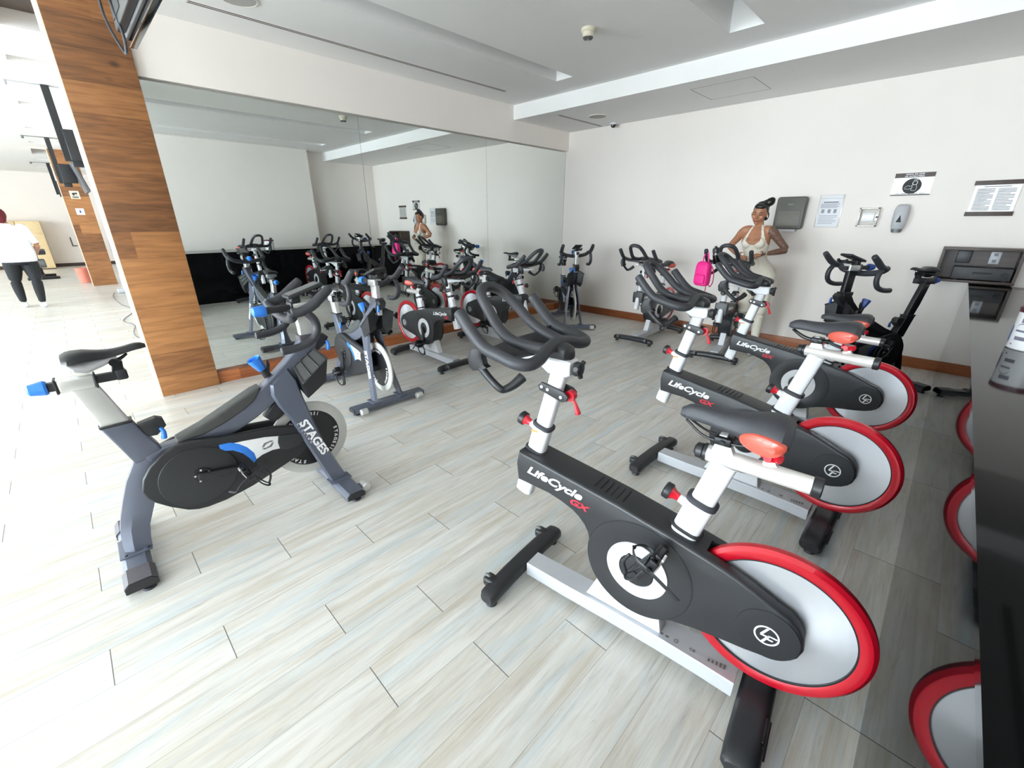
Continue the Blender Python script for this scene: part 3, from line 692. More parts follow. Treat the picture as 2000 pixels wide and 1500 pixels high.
    b1, b2 = nb(), nb(); knob(b1, b2, at(.742) + fx * .045, fx); k1 = obj('height_knob', b1, M_RED, t); obj('knob_cap', b2, M_BLK, k1)
    bm = nb(); bx(bm, .955, .985, .0285, .0292, .742, .749); obj('warning_label', bm, M_ORL, t)
    # moving upper front: built about the handlebar height and carried by the bar post
    up_parts = []
    bm = nb(); oval(bm, at(.60), at(1.02), .031, .024, .002); post = obj('bar_post', bm, M_WHT, t); up_parts.append(post)
    bm = nb(); loft(bm, [[V((u, s * w, z)) for s, z in ((1, z0 + .006), (1, z1 - .006), (.8, z1), (-.8, z1), (-1, z1 - .006), (-1, z0 + .006), (-.8, z0), (.8, z0))] for u, w, z0, z1 in ((.828, .030, 1.000, 1.046), (.84, .036, .993, 1.052), (.915, .036, .993, 1.052), (.945, .034, 1.012, 1.052), (1.06, .030, 1.03, 1.054), (1.12, .026, 1.038, 1.054))])
    obj('bar_carriage', bm, M_WHT, post)
    bm = nb(); loft(bm, [ellring((u, 0, z), (0, w, 0), (0, 0, h), 20, .7) for u, w, z, h in ((.838, .020, 1.066, .014), (.850, .036, 1.072, .024), (.885, .040, 1.078, .030), (.925, .036, 1.074, .026), (.955, .03, 1.066, .016))]); obj('bar_mount', bm, M_BLK, post)
    bm = nb(); cyl(bm, (.835, 0, 1.022), (.812, 0, 1.022), .010, None, 16); lathe(bm, [(0, 0), (.024, 0), (.026, .006), (.024, .022), (0, .026)], (.822, 0, 1.022), (-1, 0, 0), 24)
    for k in range(3): a = 2 * pi * k / 3 + .3; cyl(bm, (.808, .014 * cos(a), 1.022 + .014 * sin(a)), (.804, .034 * cos(a), 1.022 + .034 * sin(a)), .010, .008, 12)
    obj('clamp_knob', bm, M_BLK, post)
    bm = nb(); prism(bm, [(.955, .940), (.948, .922), (.93, .918), (.855, .898), (.832, .906), (.828, .924), (.845, .938), (.94, .955)], -.034, -.0255, bev=.002); prism(bm, [(.955, .940), (.948, .922), (.93, .918), (.855, .898), (.832, .906), (.828, .924), (.845, .938), (.94, .955)], .0255, .034, bev=.002); obj('resistance_plate', bm, M_BLK, post)
    bm = nb()
    for u, z in ((.938, .938), (.912, .933), (.856, .917)): cyl(bm, (u, .033, z), (u, .0365, z), .006, None, 14); cyl(bm, (u, -.033, z), (u, -.0365, z), .006, None, 14)
    obj('rivet', bm, M_CHR, post)
    bm = nb(); cyl(bm, (.836, -.012, .918), (.836, .012, .918), .020, None, 20); tube(bm, [(.826, 0, .91), (.812, 0, .885), (.800, 0, .852)], [.006, .008, .013], 12, 5, flat=.8); obj('brake_lever', bm, M_RED, post)
    # handlebar
    bm = nb(); r = .0185
    outer = [(1.168, .212, 1.214), (1.115, .214, 1.158), (1.055, .214, 1.108), (.985, .212, 1.088), (.920, .208, 1.074), (.888, .180, 1.070), (.885, .130, 1.075), (.896, .070, 1.092), (.902, 0, 1.100)]
    pts = outer + [(a, -b, c) for a, b, c in outer[-2::-1]]
    tube(bm, pts, .0212, 16, 5); hb = obj('handlebar', bm, M_RUB, post)
    bm = nb(); inn = [(.900, .060, 1.090), (.960, .078, 1.094), (1.030, .092, 1.108), (1.085, .090, 1.138), (1.150, .078, 1.200), (1.200, .058, 1.244), (1.223, .022, 1.262)]
    tube(bm, inn + [(a, -b, c) for a, b, c in inn[::-1]], .0198, 16, 5); obj('aero_bar', bm, M_RUB, post)
    bm = nb(); loft(bm, [[V((u, w, z)) for u, z in ((u0, z0), (u1, z1), (u1, z1 - .010), (u0, z0 - .010))] for w, u0, z0, u1, z1 in ((-.205, 1.0, 1.078, 1.06, 1.098), (-.12, .985, 1.066, 1.08, 1.088), (-.04, .975, 1.06, 1.095, 1.085), (.04, .975, 1.06, 1.095, 1.085), (.12, .985, 1.066, 1.08, 1.088), (.205, 1.0, 1.078, 1.06, 1.098))]); obj('centre_tray', bm, M_BLK, post)
    bm = nb(); lathe(bm, [(0, 0), (.024, 0), (.022, .012), (0, .016)], (.975, 0, 1.062), (0, 0, 1), 20); obj('red_button', bm, M_RED, post)
    for s in (-1, 1):
        bm = nb(); loft(bm, [ellring((u, s * w, z), (.034, 0, -.012), (0, .020, 0), 14, .6) for u, w, z in ((1.085, .200, 1.096), (1.10, .200, 1.062), (1.096, .194, 1.028), (1.085, .19, 1.018))]); obj('holder_bracket', bm, M_BLK, post)
        bm = nb(); tube(bm, [(1.095, s * .200, 1.04), (1.05, s * .195, .995), (1.008, s * .188, .962), (.996, s * .175, .957), (.975, s * .150, .972), (.955, s * .12, 1.00)], [.014, .013, .013, .013, .016, .019], 12, 5); obj('bottle_hook', bm, M_BLK, post)
    # saddle post
    sat = lambda h: V((.385 - (h - .56) * .265, 0, h))
    bm = nb(); oval(bm, sat(.545), sat(.690), .043, .031); obj('seat_tube', bm, M_WHT, t)
    bm = nb(); oval(bm, sat(.680), sat(.700), .048, .036, .005); obj('seat_collar', bm, M_RUB, t)
    bm = nb(); oval(bm, sat(.570), sat(.582), .052, .037, .004); obj('seat_gasket', bm, M_BLK, t)
    bm = nb(); cyl(bm, sat(.655) + fx * .034, sat(.655) + fx * .062, .018, .014, 20); obj('seat_knob_boss', bm, M_WHT, t)
    b1, b2 = nb(), nb(); knob(b1, b2, sat(.655) + fx * .050, fx); k1 = obj('seat_height_knob', b1, M_RED, t); obj('knob_cap', b2, M_BLK, k1)
    bm = nb(); oval(bm, sat(.56), sat(.842), .036, .026, .002); sp = obj('seat_post', bm, M_WHT, t)
    bm = nb(); cyl(bm, (.365, 0, .858), (.100, 0, .852), .0245, None, 28); cyl(bm, (.215, 0, .872), (.19, 0, .888), .013, None, 16); obj('seat_rail', bm, M_ALU, sp)
    bm = nb(); cyl(bm, (.102, 0, .852), (.078, 0, .8515), .0275, None, 28, bev=.003); cyl(bm, (.363, 0, .858), (.372, 0, .858), .0275, None, 28); obj('rail_cap', bm, M_BLK, sp)
    bm = nb(); lathe(bm, [(0, 0), (.020, 0), (.024, .004), (.023, .020), (.015, .026), (0, .026)], (.372, 0, .858), (1, 0, 0), 20); obj('fore_aft_knob', bm, M_BLK, sp)
    bm = nb(); cyl(bm, (.203, 0, .880), (.203, 0, .900), .011, None, 16)
    for k in range(5): a = 2 * pi * k / 5; cyl(bm, (.203, 0, .902), (.203 + .026 * cos(a), .026 * sin(a), .904), .010, .011, 10)
    cyl(bm, (.203, 0, .894), (.203, 0, .914), .020, None, 20); obj('slide_knob', bm, M_RED, sp)
    bm = nb(); prism(bm, [(.352, .875), (.338, .93), (.318, .932), (.29, .872)], -.014, .014, bev=.003); obj('saddle_bracket', bm, M_WHT, sp)
    bm = nb()
    for s in (-1, 1): tube(bm, [(.435, s * .010, .950), (.385, s * .019, .920), (.34, s * .021, .913), (.28, s * .022, .918), (.21, s * .034, .945)], .0038, 8, 5)
    box(bm, (.325, 0, .915), (.05, .052, .026), bev=.006); cyl(bm, (.325, -.033, .915), (.325, .033, .915), .007, None, 12); obj('saddle_clamp', bm, M_DK, sp)
    bm = nb(); loft(bm, saddle_rings(.452, .168, 1.022, .088, 17, .050, .088, .010, .028)); sd = obj('saddle', bm, M_RUB, sp)
    for s in (-1, 1):
        bm = nb(); P = [(.228 + .057 * cos(2 * pi * k / 28), .958 + .027 * sin(2 * pi * k / 28) - .006 * cos(2 * pi * k / 28)) for k in range(28)]
        def yof(u): q = max(0, min(1, ((.452 - u) / .284 - .42) / .58)); return (.034 + (.088 - .034) * (3 * q * q - 2 * q ** 3)) * (1 if u > .2 else 1 - .25 * ((.2 - u) / .032) ** 2)
        rr = [[V((.228 + (p[0] - .228) * f, s * (yof(.228 + (p[0] - .228) * f) + g), .958 + (p[1] - .958) * f)) for p in P] for f, g in ((1, -.02), (1, .000), (.92, .005), (.6, .009), (.02, .010))]
        loft(bm, rr); obj('gel_pad', bm, M_GEL, sp)
    # cranks
    for s in (1, -1):
        bm = nb(); prism(bm, [(-.022, -.014), (-.012, -.022), (.012, -.020), (.165, -.013), (.178, 0), (.165, .013), (.012, .020), (-.012, .022), (-.022, .014)], s * .078, s * .094, bev=.003); cyl(bm, (0, s * .066, 0), (0, s * .098, 0), .018, None, 20)
        ca = obj('crank_arm', bm, M_BLK, t, loc=(CRK[0], 0, CRK[1])); ca['side'] = s
        bm = nb(); cyl(bm, (0, s * .09, 0), (0, s * .198, 0), .0075, None, 12)
        box(bm, (.0, s * .145, 0), (.088, .052, .022), bev=.006); box(bm, (0, s * .108, 0), (.06, .012, .03), bev=.004); box(bm, (0, s * .184, 0), (.06, .010, .028), bev=.004)
        for k in (-1, 1): box(bm, (k * .030, s * .145, .013), (.008, .07, .010), bev=.002)
        obj('pedal', bm, M_DK, ca, loc=(.168, 0, 0))
        bm = nb(); box(bm, (.012, s * .148, -.016), (.040, .036, .008), bev=.003); box(bm, (-.030, s * .148, -.014), (.012, .030, .012), bev=.003); cyl(bm, (.03, s * .13, -.014), (.03, s * .166, -.014), .006, None, 10); obj('pedal_clip', bm, M_CHR, ca, loc=(.168, 0, 0))
        bm = nb(); tube(bm, [(.03, s * .110, .010), (.085, s * .112, .016), (.125, s * .125, .030), (.132, s * .145, .040), (.125, s * .165, .030), (.085, s * .178, .016), (.03, s * .180, .010)], .006, 8, 4, flat=.6); tube(bm, [(.128, s * .145, .040), (.095, s * .145, .068), (.05, s * .145, .066)], .006, 8, 4)
        obj('toe_cage', bm, M_BLK, ca, loc=(.168, 0, 0))
        bm = nb(); tube(bm, [(.02, s * .106, .0), (.02, s * .104, .045), (.015, s * .145, .070), (.01, s * .186, .045), (.01, s * .19, -.01), (.02, s * .186, -.06), (.035, s * .180, -.115)], .0075, 8, 5, flat=.35, upv=V((0, s, .0))); obj('toe_strap', bm, M_BLK, ca, loc=(.168, 0, 0))
    bpy.context.view_layer.update()
    return t
def pose_bike(t, left_deg, dbar, dseat, step, cr, tilt_f=-.265, tilt_s=-.265, posts=('bar_post', 'seat_post')):
    """turn the cranks and slide the two posts along their tubes"""
    for c in kids(t):
        n = c.name.split('.')[0]
        if n == 'crank_arm':
            a = radians(left_deg) + (pi if c['side'] < 0 else 0); c.rotation_euler = (0, -a, 0)
            for g in kids(c): g.rotation_euler = (0, a + radians(68), 0)
        elif n == posts[0]: c.location = (tilt_f * dbar, 0, dbar)
        elif n == posts[1]: c.location = (tilt_s * dseat, 0, dseat)

SW = (.738, .325)
def build_stages(dark=False):
    t = thing('spin_bike', 'x', 'exercise bike')
    mf, mg, mb, mp = (M_BLKF, M_BLK, M_BLUD, M_BLK) if dark else (M_GRY, M_GRY2, M_BLU, M_PADG)
    mag = M_DK if dark else M_MAG
    # stabilisers
    def bar(name, u0, half, w, h, zc):
        bm = nb(); prism_x(bm, u0, half, w, h, zc); return obj(name, bm, mf, t)
    def prism_x(bm, u0, half, w, h, zc, w0=None):
        sec = [(-.5, -.5), (.5, -.5), (.5, .1), (.34, .5), (-.34, .5), (-.5, .1)]
        loft(bm, [[V((u0 + a * w, y, zc + b * h)) for a, b in sec] for y in ((-half if w0 is None else w0), half)])
    rs = bar('rear_stabiliser', -.118, .205, .100, .040, .045)
    fs = bar('front_stabiliser', .828, .325, .105, .040, .045)
    for s in (-1, 1):
        bm = nb(); prism_x(bm, -.118, s * .285, .114, .048, .045, s * .175); obj('end_cap', bm, mg, rs)
        bm = nb(); prism_x(bm, -.118, s * .290, .108, .042, .044, s * .284); obj('end_plug', bm, M_BLK, rs)
        bm = nb(); prism_x(bm, .828, s * .331, .100, .036, .045, s * .324); obj('end_plug', bm, M_BLK, fs)
        for st, u, y in ((rs, -.100, s * .262), (fs, .835, s * .298)):
            bm = nb(); cyl(bm, (u, y, 0), (u, y, .010), .026, .023, 24); cyl(bm, (u, y, .009), (u, y, .03), .010, None, 12); obj('levelling_foot', bm, M_RUB, st)
        bm = nb(); prism(bm, [(.84, .058), (.905, .056), (.925, .045), (.905, .030), (.86, .034)], s * .235, s * .285, bev=.004); obj('wheel_bracket', bm, mf, fs)
        bm = nb(); cyl(bm, (.908, s * .232, .040), (.908, s * .290, .040), .026, None, 28, bev=.004); obj('transport_wheel', bm, M_CHR if not dark else M_DK, fs)
    bm = nb(); box(bm, (-.112, 0, .066), (.118, .16, .008), bev=.002)
    for s in (-1, 1):
        for u in (-.15, -.075): cyl(bm, (u, s * .065, .066), (u, s * .065, .078), .008, None, 12)
    obj('rear_bracket', bm, mf, t)
    # rear leg and seat tube
    sec = lambda u0, u1, z, w0, w1=None: [V((u0, -w0, z)), V((u1, -w0 * .8, z)), V((u1, w0 * .8, z)), V((u0, w0, z))]
    bm = nb(); L = [(-.150, -.052, .066, .060), (-.148, -.046, .11, .050), (-.140, -.034, .17, .040), (-.120, -.004, .24, .034), (-.092, .030, .32, .030), (-.060, .066, .40, .029), (-.020, .095, .47, .029), (.000, .100, .52, .029)]
    loft(bm, [[V((a + (b - a) * p, q * w, z)) for p, q in ((0, -.5), (.35, -1), (1, -.9), (1, .9), (.35, 1), (0, .5))] for a, b, z, w in L]); obj('rear_leg', bm, mf, t, ang=25)
    bm = nb(); prism(bm, [(-.078, .678), (-.045, .585), (-.010, .480), (.10, .500), (.085, .545), (.050, .62), (.026, .680)], -.032, .032, bev=.008); obj('seat_tube', bm, mf, t)
    bm = nb(); prism(bm, [(-.0805, .684), (-.078, .674), (.029, .676), (.030, .686)], -.034, .034, bev=.003); obj('seat_collar', bm, M_BLK, t)
    # main beam
    bm = nb(); prism(bm, [(.02, .50), (.10, .525), (.165, .530), (.27, .562), (.38, .610), (.47, .650), (.545, .692), (.64, .770), (.73, .845), (.778, .905), (.868, .905), (.845, .845), (.78, .765), (.70, .680), (.60, .605), (.50, .545), (.40, .500), (.30, .480), (.15, .47), (.05, .46)], -.033, .033, bev=.009); obj('main_frame', bm, mf, t)
    bm = nb(); prism(bm, [(.150, .522), (.155, .545), (.26, .582), (.385, .640), (.50, .694), (.538, .704), (.532, .680), (.495, .632), (.45, .604), (.36, .562), (.26, .530)], -.038, .038, bev=.010); obj('sweat_guard', bm, mp, t)
    # fork blades
    for s in (-1, 1):
        bm = nb(); S = [(.585, .700, .685, .770, .035, .050), (.578, .645, .716, .700, .040, .056), (.600, .575, .728, .600, .048, .066), (.638, .495, .745, .500, .062, .082), (.700, .290, .786, .300, .084, .104), (.766, .075, .862, .075, .112, .132), (.772, .062, .866, .062, .114, .134)]
        loft(bm, [[V((u0, s * wi, z0)), V((u1, s * wi, z1)), V((u1 - .012, s * wo, z1)), V((u0 + .012, s * wo, z0))] for u0, z0, u1, z1, wi, wo in S])
        bl = obj('fork_blade', bm, mf, t, ang=20)
        bm = nb(); box(bm, (.819, s * .124, .067), (.125, .075, .008), bev=.002); obj('blade_foot', bm, mf, bl)
        # name down the blade
        a0 = V((.688, s * .0835, .468)); a1 = V((.800, s * .1215, .165)); xd = (a1 - a0).normalized(); yd = V((1, 0, .35)) if s < 0 else V((1, 0, .35))
        if s < 0: put_text('maker_name', 'STAGES', .062, M_LET, bl, a0 + V((-.016, -.0035, .0)), xd, (.95, 0, .3), bold=.0022, sx=1.12, space=1.0); put_text('maker_subtitle', 'CYCLING', .017, M_LET, bl, a0 + V((-.030, -.0035, 0)), xd, (.95, 0, .3), space=2.35)
        else: put_text('maker_name', 'STAGES', .062, M_LET, bl, a1 + V((-.016, .0035, 0)), -xd, (-.95, 0, -.3), bold=.0022, sx=1.12)
    # flywheel
    bm = nb(); lathe(bm, [(.120, -.006), (.165, -.010), (.205, -.010), (.216, -.007), (.2185, 0), (.216, .007), (.205, .010), (.165, .010), (.120, .006)], (0, 0, 0), (0, 1, 0), 96); fw = obj('flywheel', bm, mag, t, loc=(SW[0], 0, SW[1]))
    bm = nb(); lathe(bm, [(0, -.018), (.03, -.018), (.06, -.012), (.14, -.010), (.160, -.0125), (.1655, -.011), (.1655, .011), (.160, .0125), (.14, .010), (.06, .012), (.03, .018), (0, .018)], (0, 0, 0), (0, 1, 0), 80); obj('wheel_hub', bm, M_BLKF, fw)
    bm = nb()
    for s in (-1, 1):
        for base in range(3):
            for k, ch in enumerate('STAGES'):
                a = radians(120 * base + 10 - 9.5 * k) * (1); X = V((sin(a), 0, -cos(a))) if False else None
                r = .140; rad = V((cos(a), 0, sin(a))); tg = V((sin(a), 0, -cos(a)))
                if s > 0: a2 = radians(120 * base + 10 + 9.5 * k); rad = V((cos(a2), 0, sin(a2))); tg = V((-sin(a2), 0, cos(a2)))
                add_text(bm, ch, .026, rad * (r - .002) + V((0, s * .0135, 0)), tg, rad, bold=.0012)
            for k in range(2):
                a = radians(120 * base + 66 + 7 * k); rad = V((cos(a), 0, sin(a))); box(bm, rad * .149 + V((0, s * .0125, 0)), (.022, .002, .003 + .003 * k), Matrix.Rotation(-a, 3, 'Y'))
    obj('wheel_lettering', bm, M_LET, fw)
    for s in (-1, 1):
        bm = nb(); cyl(bm, (SW[0], s * .012, SW[1]), (SW[0], s * .088, SW[1]), .026, None, 24); obj('axle_block', bm, M_BLK, t)
    bm = nb(); prism(bm, [(.530, .530), (.595, .600), (.640, .585), (.650, .53), (.60, .50), (.565, .488)], -.026, .026, bev=.008); obj('brake_housing', bm, M_BLK, t)
    # belt guard on the right (-y), smaller one on the left
    for s, sc_ in ((-1, 1), (1, .94)):
        G = [(-.022, .355), (-.006, .410), (.030, .462), (.088, .510), (.140, .528), (.189, .533), (.25, .523), (.313, .507), (.40, .496), (.553, .478), (.64, .455), (.70, .41), (.715, .36), (.70, .31), (.66, .28), (.597, .255), (.530, .232), (.473, .213), (.40, .190), (.343, .178), (.27, .165), (.192, .163), (.150, .170), (.113, .186), (.055, .233), (.010, .280), (-.012, .315)]
        y0, y1 = (-.072, -.036) if s < 0 else (.036, .062)
        bm = nb(); prism(bm, G, y0, y1, bev=.008); gd = obj('belt_guard', bm, M_BLK, t)
        yy = (y0 - .0012) if s < 0 else (y1 + .0012)
        bm = nb(); prism(bm, [(.185 + .150 * cos(a) * (1.12 if cos(a) > 0 else 1), .345 + .150 * sin(a)) for a in [2 * pi * k / 40 for k in range(40)]], *((-.078, -.070) if s < 0 else (.060, .067)), bev=.003); obj('guard_disc', bm, M_SHR, gd)
        ya, yb = (-.0762, -.0722) if s < 0 else (.0622, .0652)
        bm = nb(); prism(bm, [(.345, .462), (.40, .457), (.50, .442), (.566, .424), (.560, .39), (.566, .352), (.52, .358), (.47, .350), (.435, .334), (.418, .365), (.392, .405), (.365, .435)], ya, yb, bev=.0008); wp = obj('white_panel', bm, M_LET if not dark else M_SOAPD, gd)
        bm = nb(); prism(bm, [(.300, .474), (.345, .470), (.38, .450), (.412, .418), (.436, .375), (.440, .335), (.425, .322), (.412, .352), (.388, .392), (.35, .425), (.300, .440)], ya - .0004, yb + .0004, bev=.0006); obj('blue_flash', bm, mb, gd)
        bm = nb(); o = V((.505, ya - .0002 if s < 0 else yb + .0002, .395))
        for k in (0, 1):
            q = (-1) ** k; P = [V((o.x + q * a, o.y, o.z + q * b)) for a, b in ((-.030, -.004), (-.016, .016), (.020, .020), (.030, .012), (.026, .010), (.010, .012), (-.010, .006), (-.020, -.006))]
            bm.faces.new([bm.verts.new(p) for p in P])
        obj('logo', bm, M_SOAPD, gd)
        bm = nb(); prism(bm, [(.560, .425), (.68, .405), (.685, .36), (.66, .335), (.59, .333), (.556, .352), (.552, .39)], *((-.080, -.070) if s < 0 else (.060, .070)), bev=.006); obj('guard_cover', bm, M_SHR, gd)
        bm = nb(); yk = -.078 if s < 0 else .067
        lathe(bm, [(0, 0), (.040, 0), (.038, .006), (.018, .008), (.016, .016), (0, .016)], (.205, yk, .348), (0, s, 0), 32); sp_ = obj('spider', bm, M_BLKF, gd)
        bm = nb()
        for k in range(5): a = 2 * pi * k / 5 + .4; cyl(bm, (.205 + .030 * cos(a), yk + s * .005, .348 + .030 * sin(a)), (.205 + .030 * cos(a), yk + s * .0085, .348 + .030 * sin(a)), .0048, None, 10)
        obj('chainring_bolt', bm, M_CHR, gd)
        # crank
        bm = nb(); prism(bm, [(-.020, -.012), (-.010, -.019), (.012, -.018), (.165, -.012), (.178, 0), (.165, .012), (.012, .018), (-.010, .019), (-.020, .012)], s * .088, s * .102, bev=.003); cyl(bm, (0, s * .074, 0), (0, s * .105, 0), .016, None, 20)
        ca = obj('crank_arm', bm, M_BLK, t, loc=(.205, 0, .348)); ca['side'] = s
        bm = nb(); cyl(bm, (0, s * .098, 0), (0, s * .205, 0), .0075, None, 12); box(bm, (0, s * .152, 0), (.088, .052, .022), bev=.006); box(bm, (0, s * .115, 0), (.06, .012, .03), bev=.004); box(bm, (0, s * .192, 0), (.06, .010, .028), bev=.004)
        obj('pedal', bm, M_DK, ca, loc=(.168, 0, 0))
        bm = nb(); box(bm, (.012, s * .148, -.016), (.040, .036, .008), bev=.003); box(bm, (-.030, s * .148, -.014), (.012, .030, .012), bev=.003); cyl(bm, (.03, s * .13, -.014), (.03, s * .166, -.014), .006, None, 10); obj('pedal_clip', bm, M_CHR, ca, loc=(.168, 0, 0))
        bm = nb(); tube(bm, [(.03, s * .118, .010), (.085, s * .120, .016), (.125, s * .133, .030), (.132, s * .153, .040), (.125, s * .173, .030), (.085, s * .186, .016), (.03, s * .188, .010)], .006, 8, 4, flat=.6); tube(bm, [(.128, s * .153, .040), (.095, s * .153, .068), (.05, s * .153, .066)], .006, 8, 4); obj('toe_cage', bm, M_BLK, ca, loc=(.168, 0, 0))
        bm = nb(); tube(bm, [(.02, s * .114, .0), (.02, s * .112, .045), (.015, s * .152, .070), (.01, s * .194, .045), (.01, s * .198, -.01), (.02, s * .194, -.05), (.04, s * .19, -.09), (.02, s * .17, -.11)], .0075, 8, 5, flat=.35, upv=V((0, s, 0))); obj('toe_strap', bm, M_BLK, ca, loc=(.168, 0, 0))
    # seat clamp lever
    bm = nb(); prism(bm, [(.040, .655), (.105, .668), (.130, .655), (.135, .62), (.095, .585), (.055, .590)], -.026, .026, bev=.008); obj('seat_clamp', bm, M_BLK, t)
    bm = nb(); tube(bm, [(.110, -.03, .62), (.118, -.035, .600), (.112, -.036, .565)], [.007, .009, .012], 12, 4); obj('seat_lever', bm, mb, t)
    # seat post
    bm = nb(); prism(bm, [(-.030, .56), (.058, .56), (.024, .674), (-.036, .868), (-.122, .868), (-.0725, .674)], -.021, .021, bev=.010); sp = obj('seat_post', bm, M_BLKF if dark else M_CHR, t)
    bm = nb(); prism(bm, [(-.150, .914), (-.150, .858), (-.040, .856), (-.036, .912)], -.026, .026, bev=.010); obj('seat_slider', bm, M_BLKF if dark else M_CHR, sp)
    bm = nb(); bx(bm, -.178, .066, -.015, .015, .870, .904, bev=.003); bx(bm, -.156, -.148, -.028, .028, .857, .916, bev=.002); bx(bm, -.040, -.033, -.028, .028, .855, .914, bev=.002); bx(bm, .030, .062, -.019, .019, .868, .912, bev=.003); obj('slider_rail', bm, M_BLK, sp)
    bm = nb(); lathe(bm, [(0, 0), (.026, 0), (.030, .008), (.022, .050), (.014, .056), (0, .056)], (-.176, 0, .887), (-1, 0, 0), 12); obj('slider_knob', bm, mb, sp)
    bm = nb(); prism(bm, [(.018, .905), (.030, .95), (.062, .945), (.058, .905)], -.018, .018, bev=.004); cyl(bm, (.035, -.03, .948), (.035, .03, .948), .016, None, 16)
    for s in (-1, 1): tube(bm, [(.085, s * .008, .972), (.05, s * .018, .952), (.0, s * .020, .950), (-.06, s * .03, .965)], .0038, 8, 5)
    obj('saddle_clamp', bm, M_DK, sp)
    bm = nb(); loft(bm, saddle_rings(.152, -.112, 1.014, .078, 17, .030, .046, .012, .002)); sd = obj('saddle', bm, M_BLK, sp)
    bm = nb(); loft(bm, [ellring((u, 0, z), (0, w, 0), (0, 0, h), 18) for u, z, w, h in ((.05, .968, .018, .012), (.0, .955, .035, .02), (-.05, .945, .055, .026), (-.085, .952, .062, .022), (-.10, .965, .05, .012))]); obj('saddle_shell', bm, M_SOAP if not dark else M_DK, sp)
    # resistance knob
    bm = nb(); cyl(bm, (.592, 0, .740), (.572, 0, .785), .020, .018, 20); prism(bm, [(.598, .745), (.612, .80), (.606, .826), (.598, .826), (.590, .78)], -.008, .008, bev=.003); rk = obj('resistance_stem', bm, M_BLK, t)
    bm = nb(); ax = V((-.42, 0, .9)).normalized(); n = 24
    loft(bm, [[V((.574, 0, .780)) + ax * h + (V((ax.z, 0, -ax.x)) * cos(2 * pi * k / n) + V((0, 1, 0)) * sin(2 * pi * k / n)) * r * (1 + .05 * cos(6 * 2 * pi * k / n)) for k in range(n)] for r, h in ((.017, 0), (.020, .004), (.031, .062), (.032, .072), (.026, .068), (.022, .045), (.002, .043))]); obj('resistance_knob', bm, mb, t)
    # bottle holder ahead of the head tube
    for s in (-1, 1):
        T0 = [(.712, .030, .768), (.832, .030, .850), (.868, .112, .800), (.722, .114, .690)]; B_ = [(.725, .030, .64), (.82, .030, .68), (.845, .100, .668), (.738, .102, .600)]
        bm = nb(); loft(bm, [[V((u, s * w, z)) for u, w, z in B_], [V((u, s * w, z)) for u, w, z in T0]]); bh = obj('bottle_pocket', bm, M_BLK, t, ang=15)
        c = sum((V((u, s * w, z)) for u, w, z in T0), V()) / 4; n_ = (V(T0[1]) - V(T0[0])).cross(V(T0[3]) - V(T0[0])).normalized(); n_ = V((n_.x, s * n_.y, n_.z)); n_ = n_ if n_.z > 0 else -n_
        bm = nb(); Q = [V((u, s * w, z)) for u, w, z in T0]
        loft(bm, [[c + (q - c) * 1.04 + n_ * .006 for q in Q], [c + (q - c) * .90 + n_ * .006 for q in Q], [c + (q - c) * .90 - n_ * .003 for q in Q], [c + (q - c) * 1.04 - n_ * .003 for q in Q]], closed=True); obj('pocket_rim', bm, M_BLK if dark else M_SHR, bh)
        bm = nb(); bm.faces.new([bm.verts.new(c + (q - c) * .90 + n_ * .001) for q in Q]); obj('pocket_liner', bm, M_PADG if not dark else M_BLK, bh)
        bm = nb()
        for f in (.33, .66): a_ = Q[0].lerp(Q[1], f); b_ = Q[3].lerp(Q[2], f); cyl(bm, a_ + n_ * .004, b_ + n_ * .004, .004, None, 8)
        obj('divider', bm, M_BLK, bh)
    bm = nb(); prism(bm, [(.815, .80), (.905, .86), (.925, .895), (.90, .92), (.845, .90)], -.030, .030, bev=.010); obj('front_clamp', bm, M_BLK, t)
    bm = nb(); tube(bm, [(.905, -.036, .88), (.912, -.038, .86), (.905, -.04, .825)], [.007, .009, .012], 12, 4); obj('front_lever', bm, mb, t)
    # handlebar post
    bm = nb(); prism(bm, [(.785, .82), (.782, .90), (.775, 1.065), (.862, 1.065), (.865, .90), (.862, .82)], -.021, .021, bev=.010); post = obj('bar_post', bm, M_BLKF if dark else M_CHR, t)
    if dark: bm = nb(); bx(bm, .7745, .782, -.012, .012, .93, 1.045); obj('scale_strip', bm, M_CHR, post)
    bm = nb(); prism(bm, [(.770, .928), (.772, .898), (.872, .898), (.874, .928)], -.036, .036, bev=.005); obj('post_collar', bm, mg, t)
    bm = nb(); prism(bm, [(.765, 1.048), (.765, 1.100), (.880, 1.104), (.880, 1.056)], -.034, .034, bev=.012); obj('bar_slider', bm, M_CHR, post)
    bm = nb(); bx(bm, .640, .905, -.016, .016, 1.060, 1.092, bev=.003); bx(bm, .757, .768, -.037, .037, 1.044, 1.106, bev=.003); obj('bar_rail', bm, M_BLK, post)
    bm = nb(); lathe(bm, [(0, 0), (.026, 0), (.031, .010), (.024, .056), (.014, .062), (0, .062)], (.645, 0, 1.076), (-1, 0, 0), 12); obj('bar_knob', bm, mb, post)
    bm = nb(); P = [(.700, .196, 1.086), (.742, .200, 1.084), (.800, .206, 1.108), (.855, .208, 1.150), (.903, .205, 1.188)]
    cb = [(.712, .198, 1.092), (.712, .188, 1.076), (.718, .150, 1.052), (.722, .08, 1.036), (.722, 0, 1.030)]
    tube(bm, cb + [(a, -b, c) for a, b, c in cb[-2::-1]], .0235, 16, 5)
    for s in (-1, 1):
        tube(bm, [(a, s * b, c) for a, b, c in P], [.021, .024, .025, .024, .021], 16, 5)
        tube(bm, [(.770, s * .204, 1.078), (.800, s * .208, 1.040), (.806, s * .210, .990), (.780, s * .211, .945), (.725, s * .211, .920), (.665, s * .210, .912), (.622, s * .210, .912)], .0195, 16, 5)
    hb = obj('handlebar', bm, M_RUB, post)
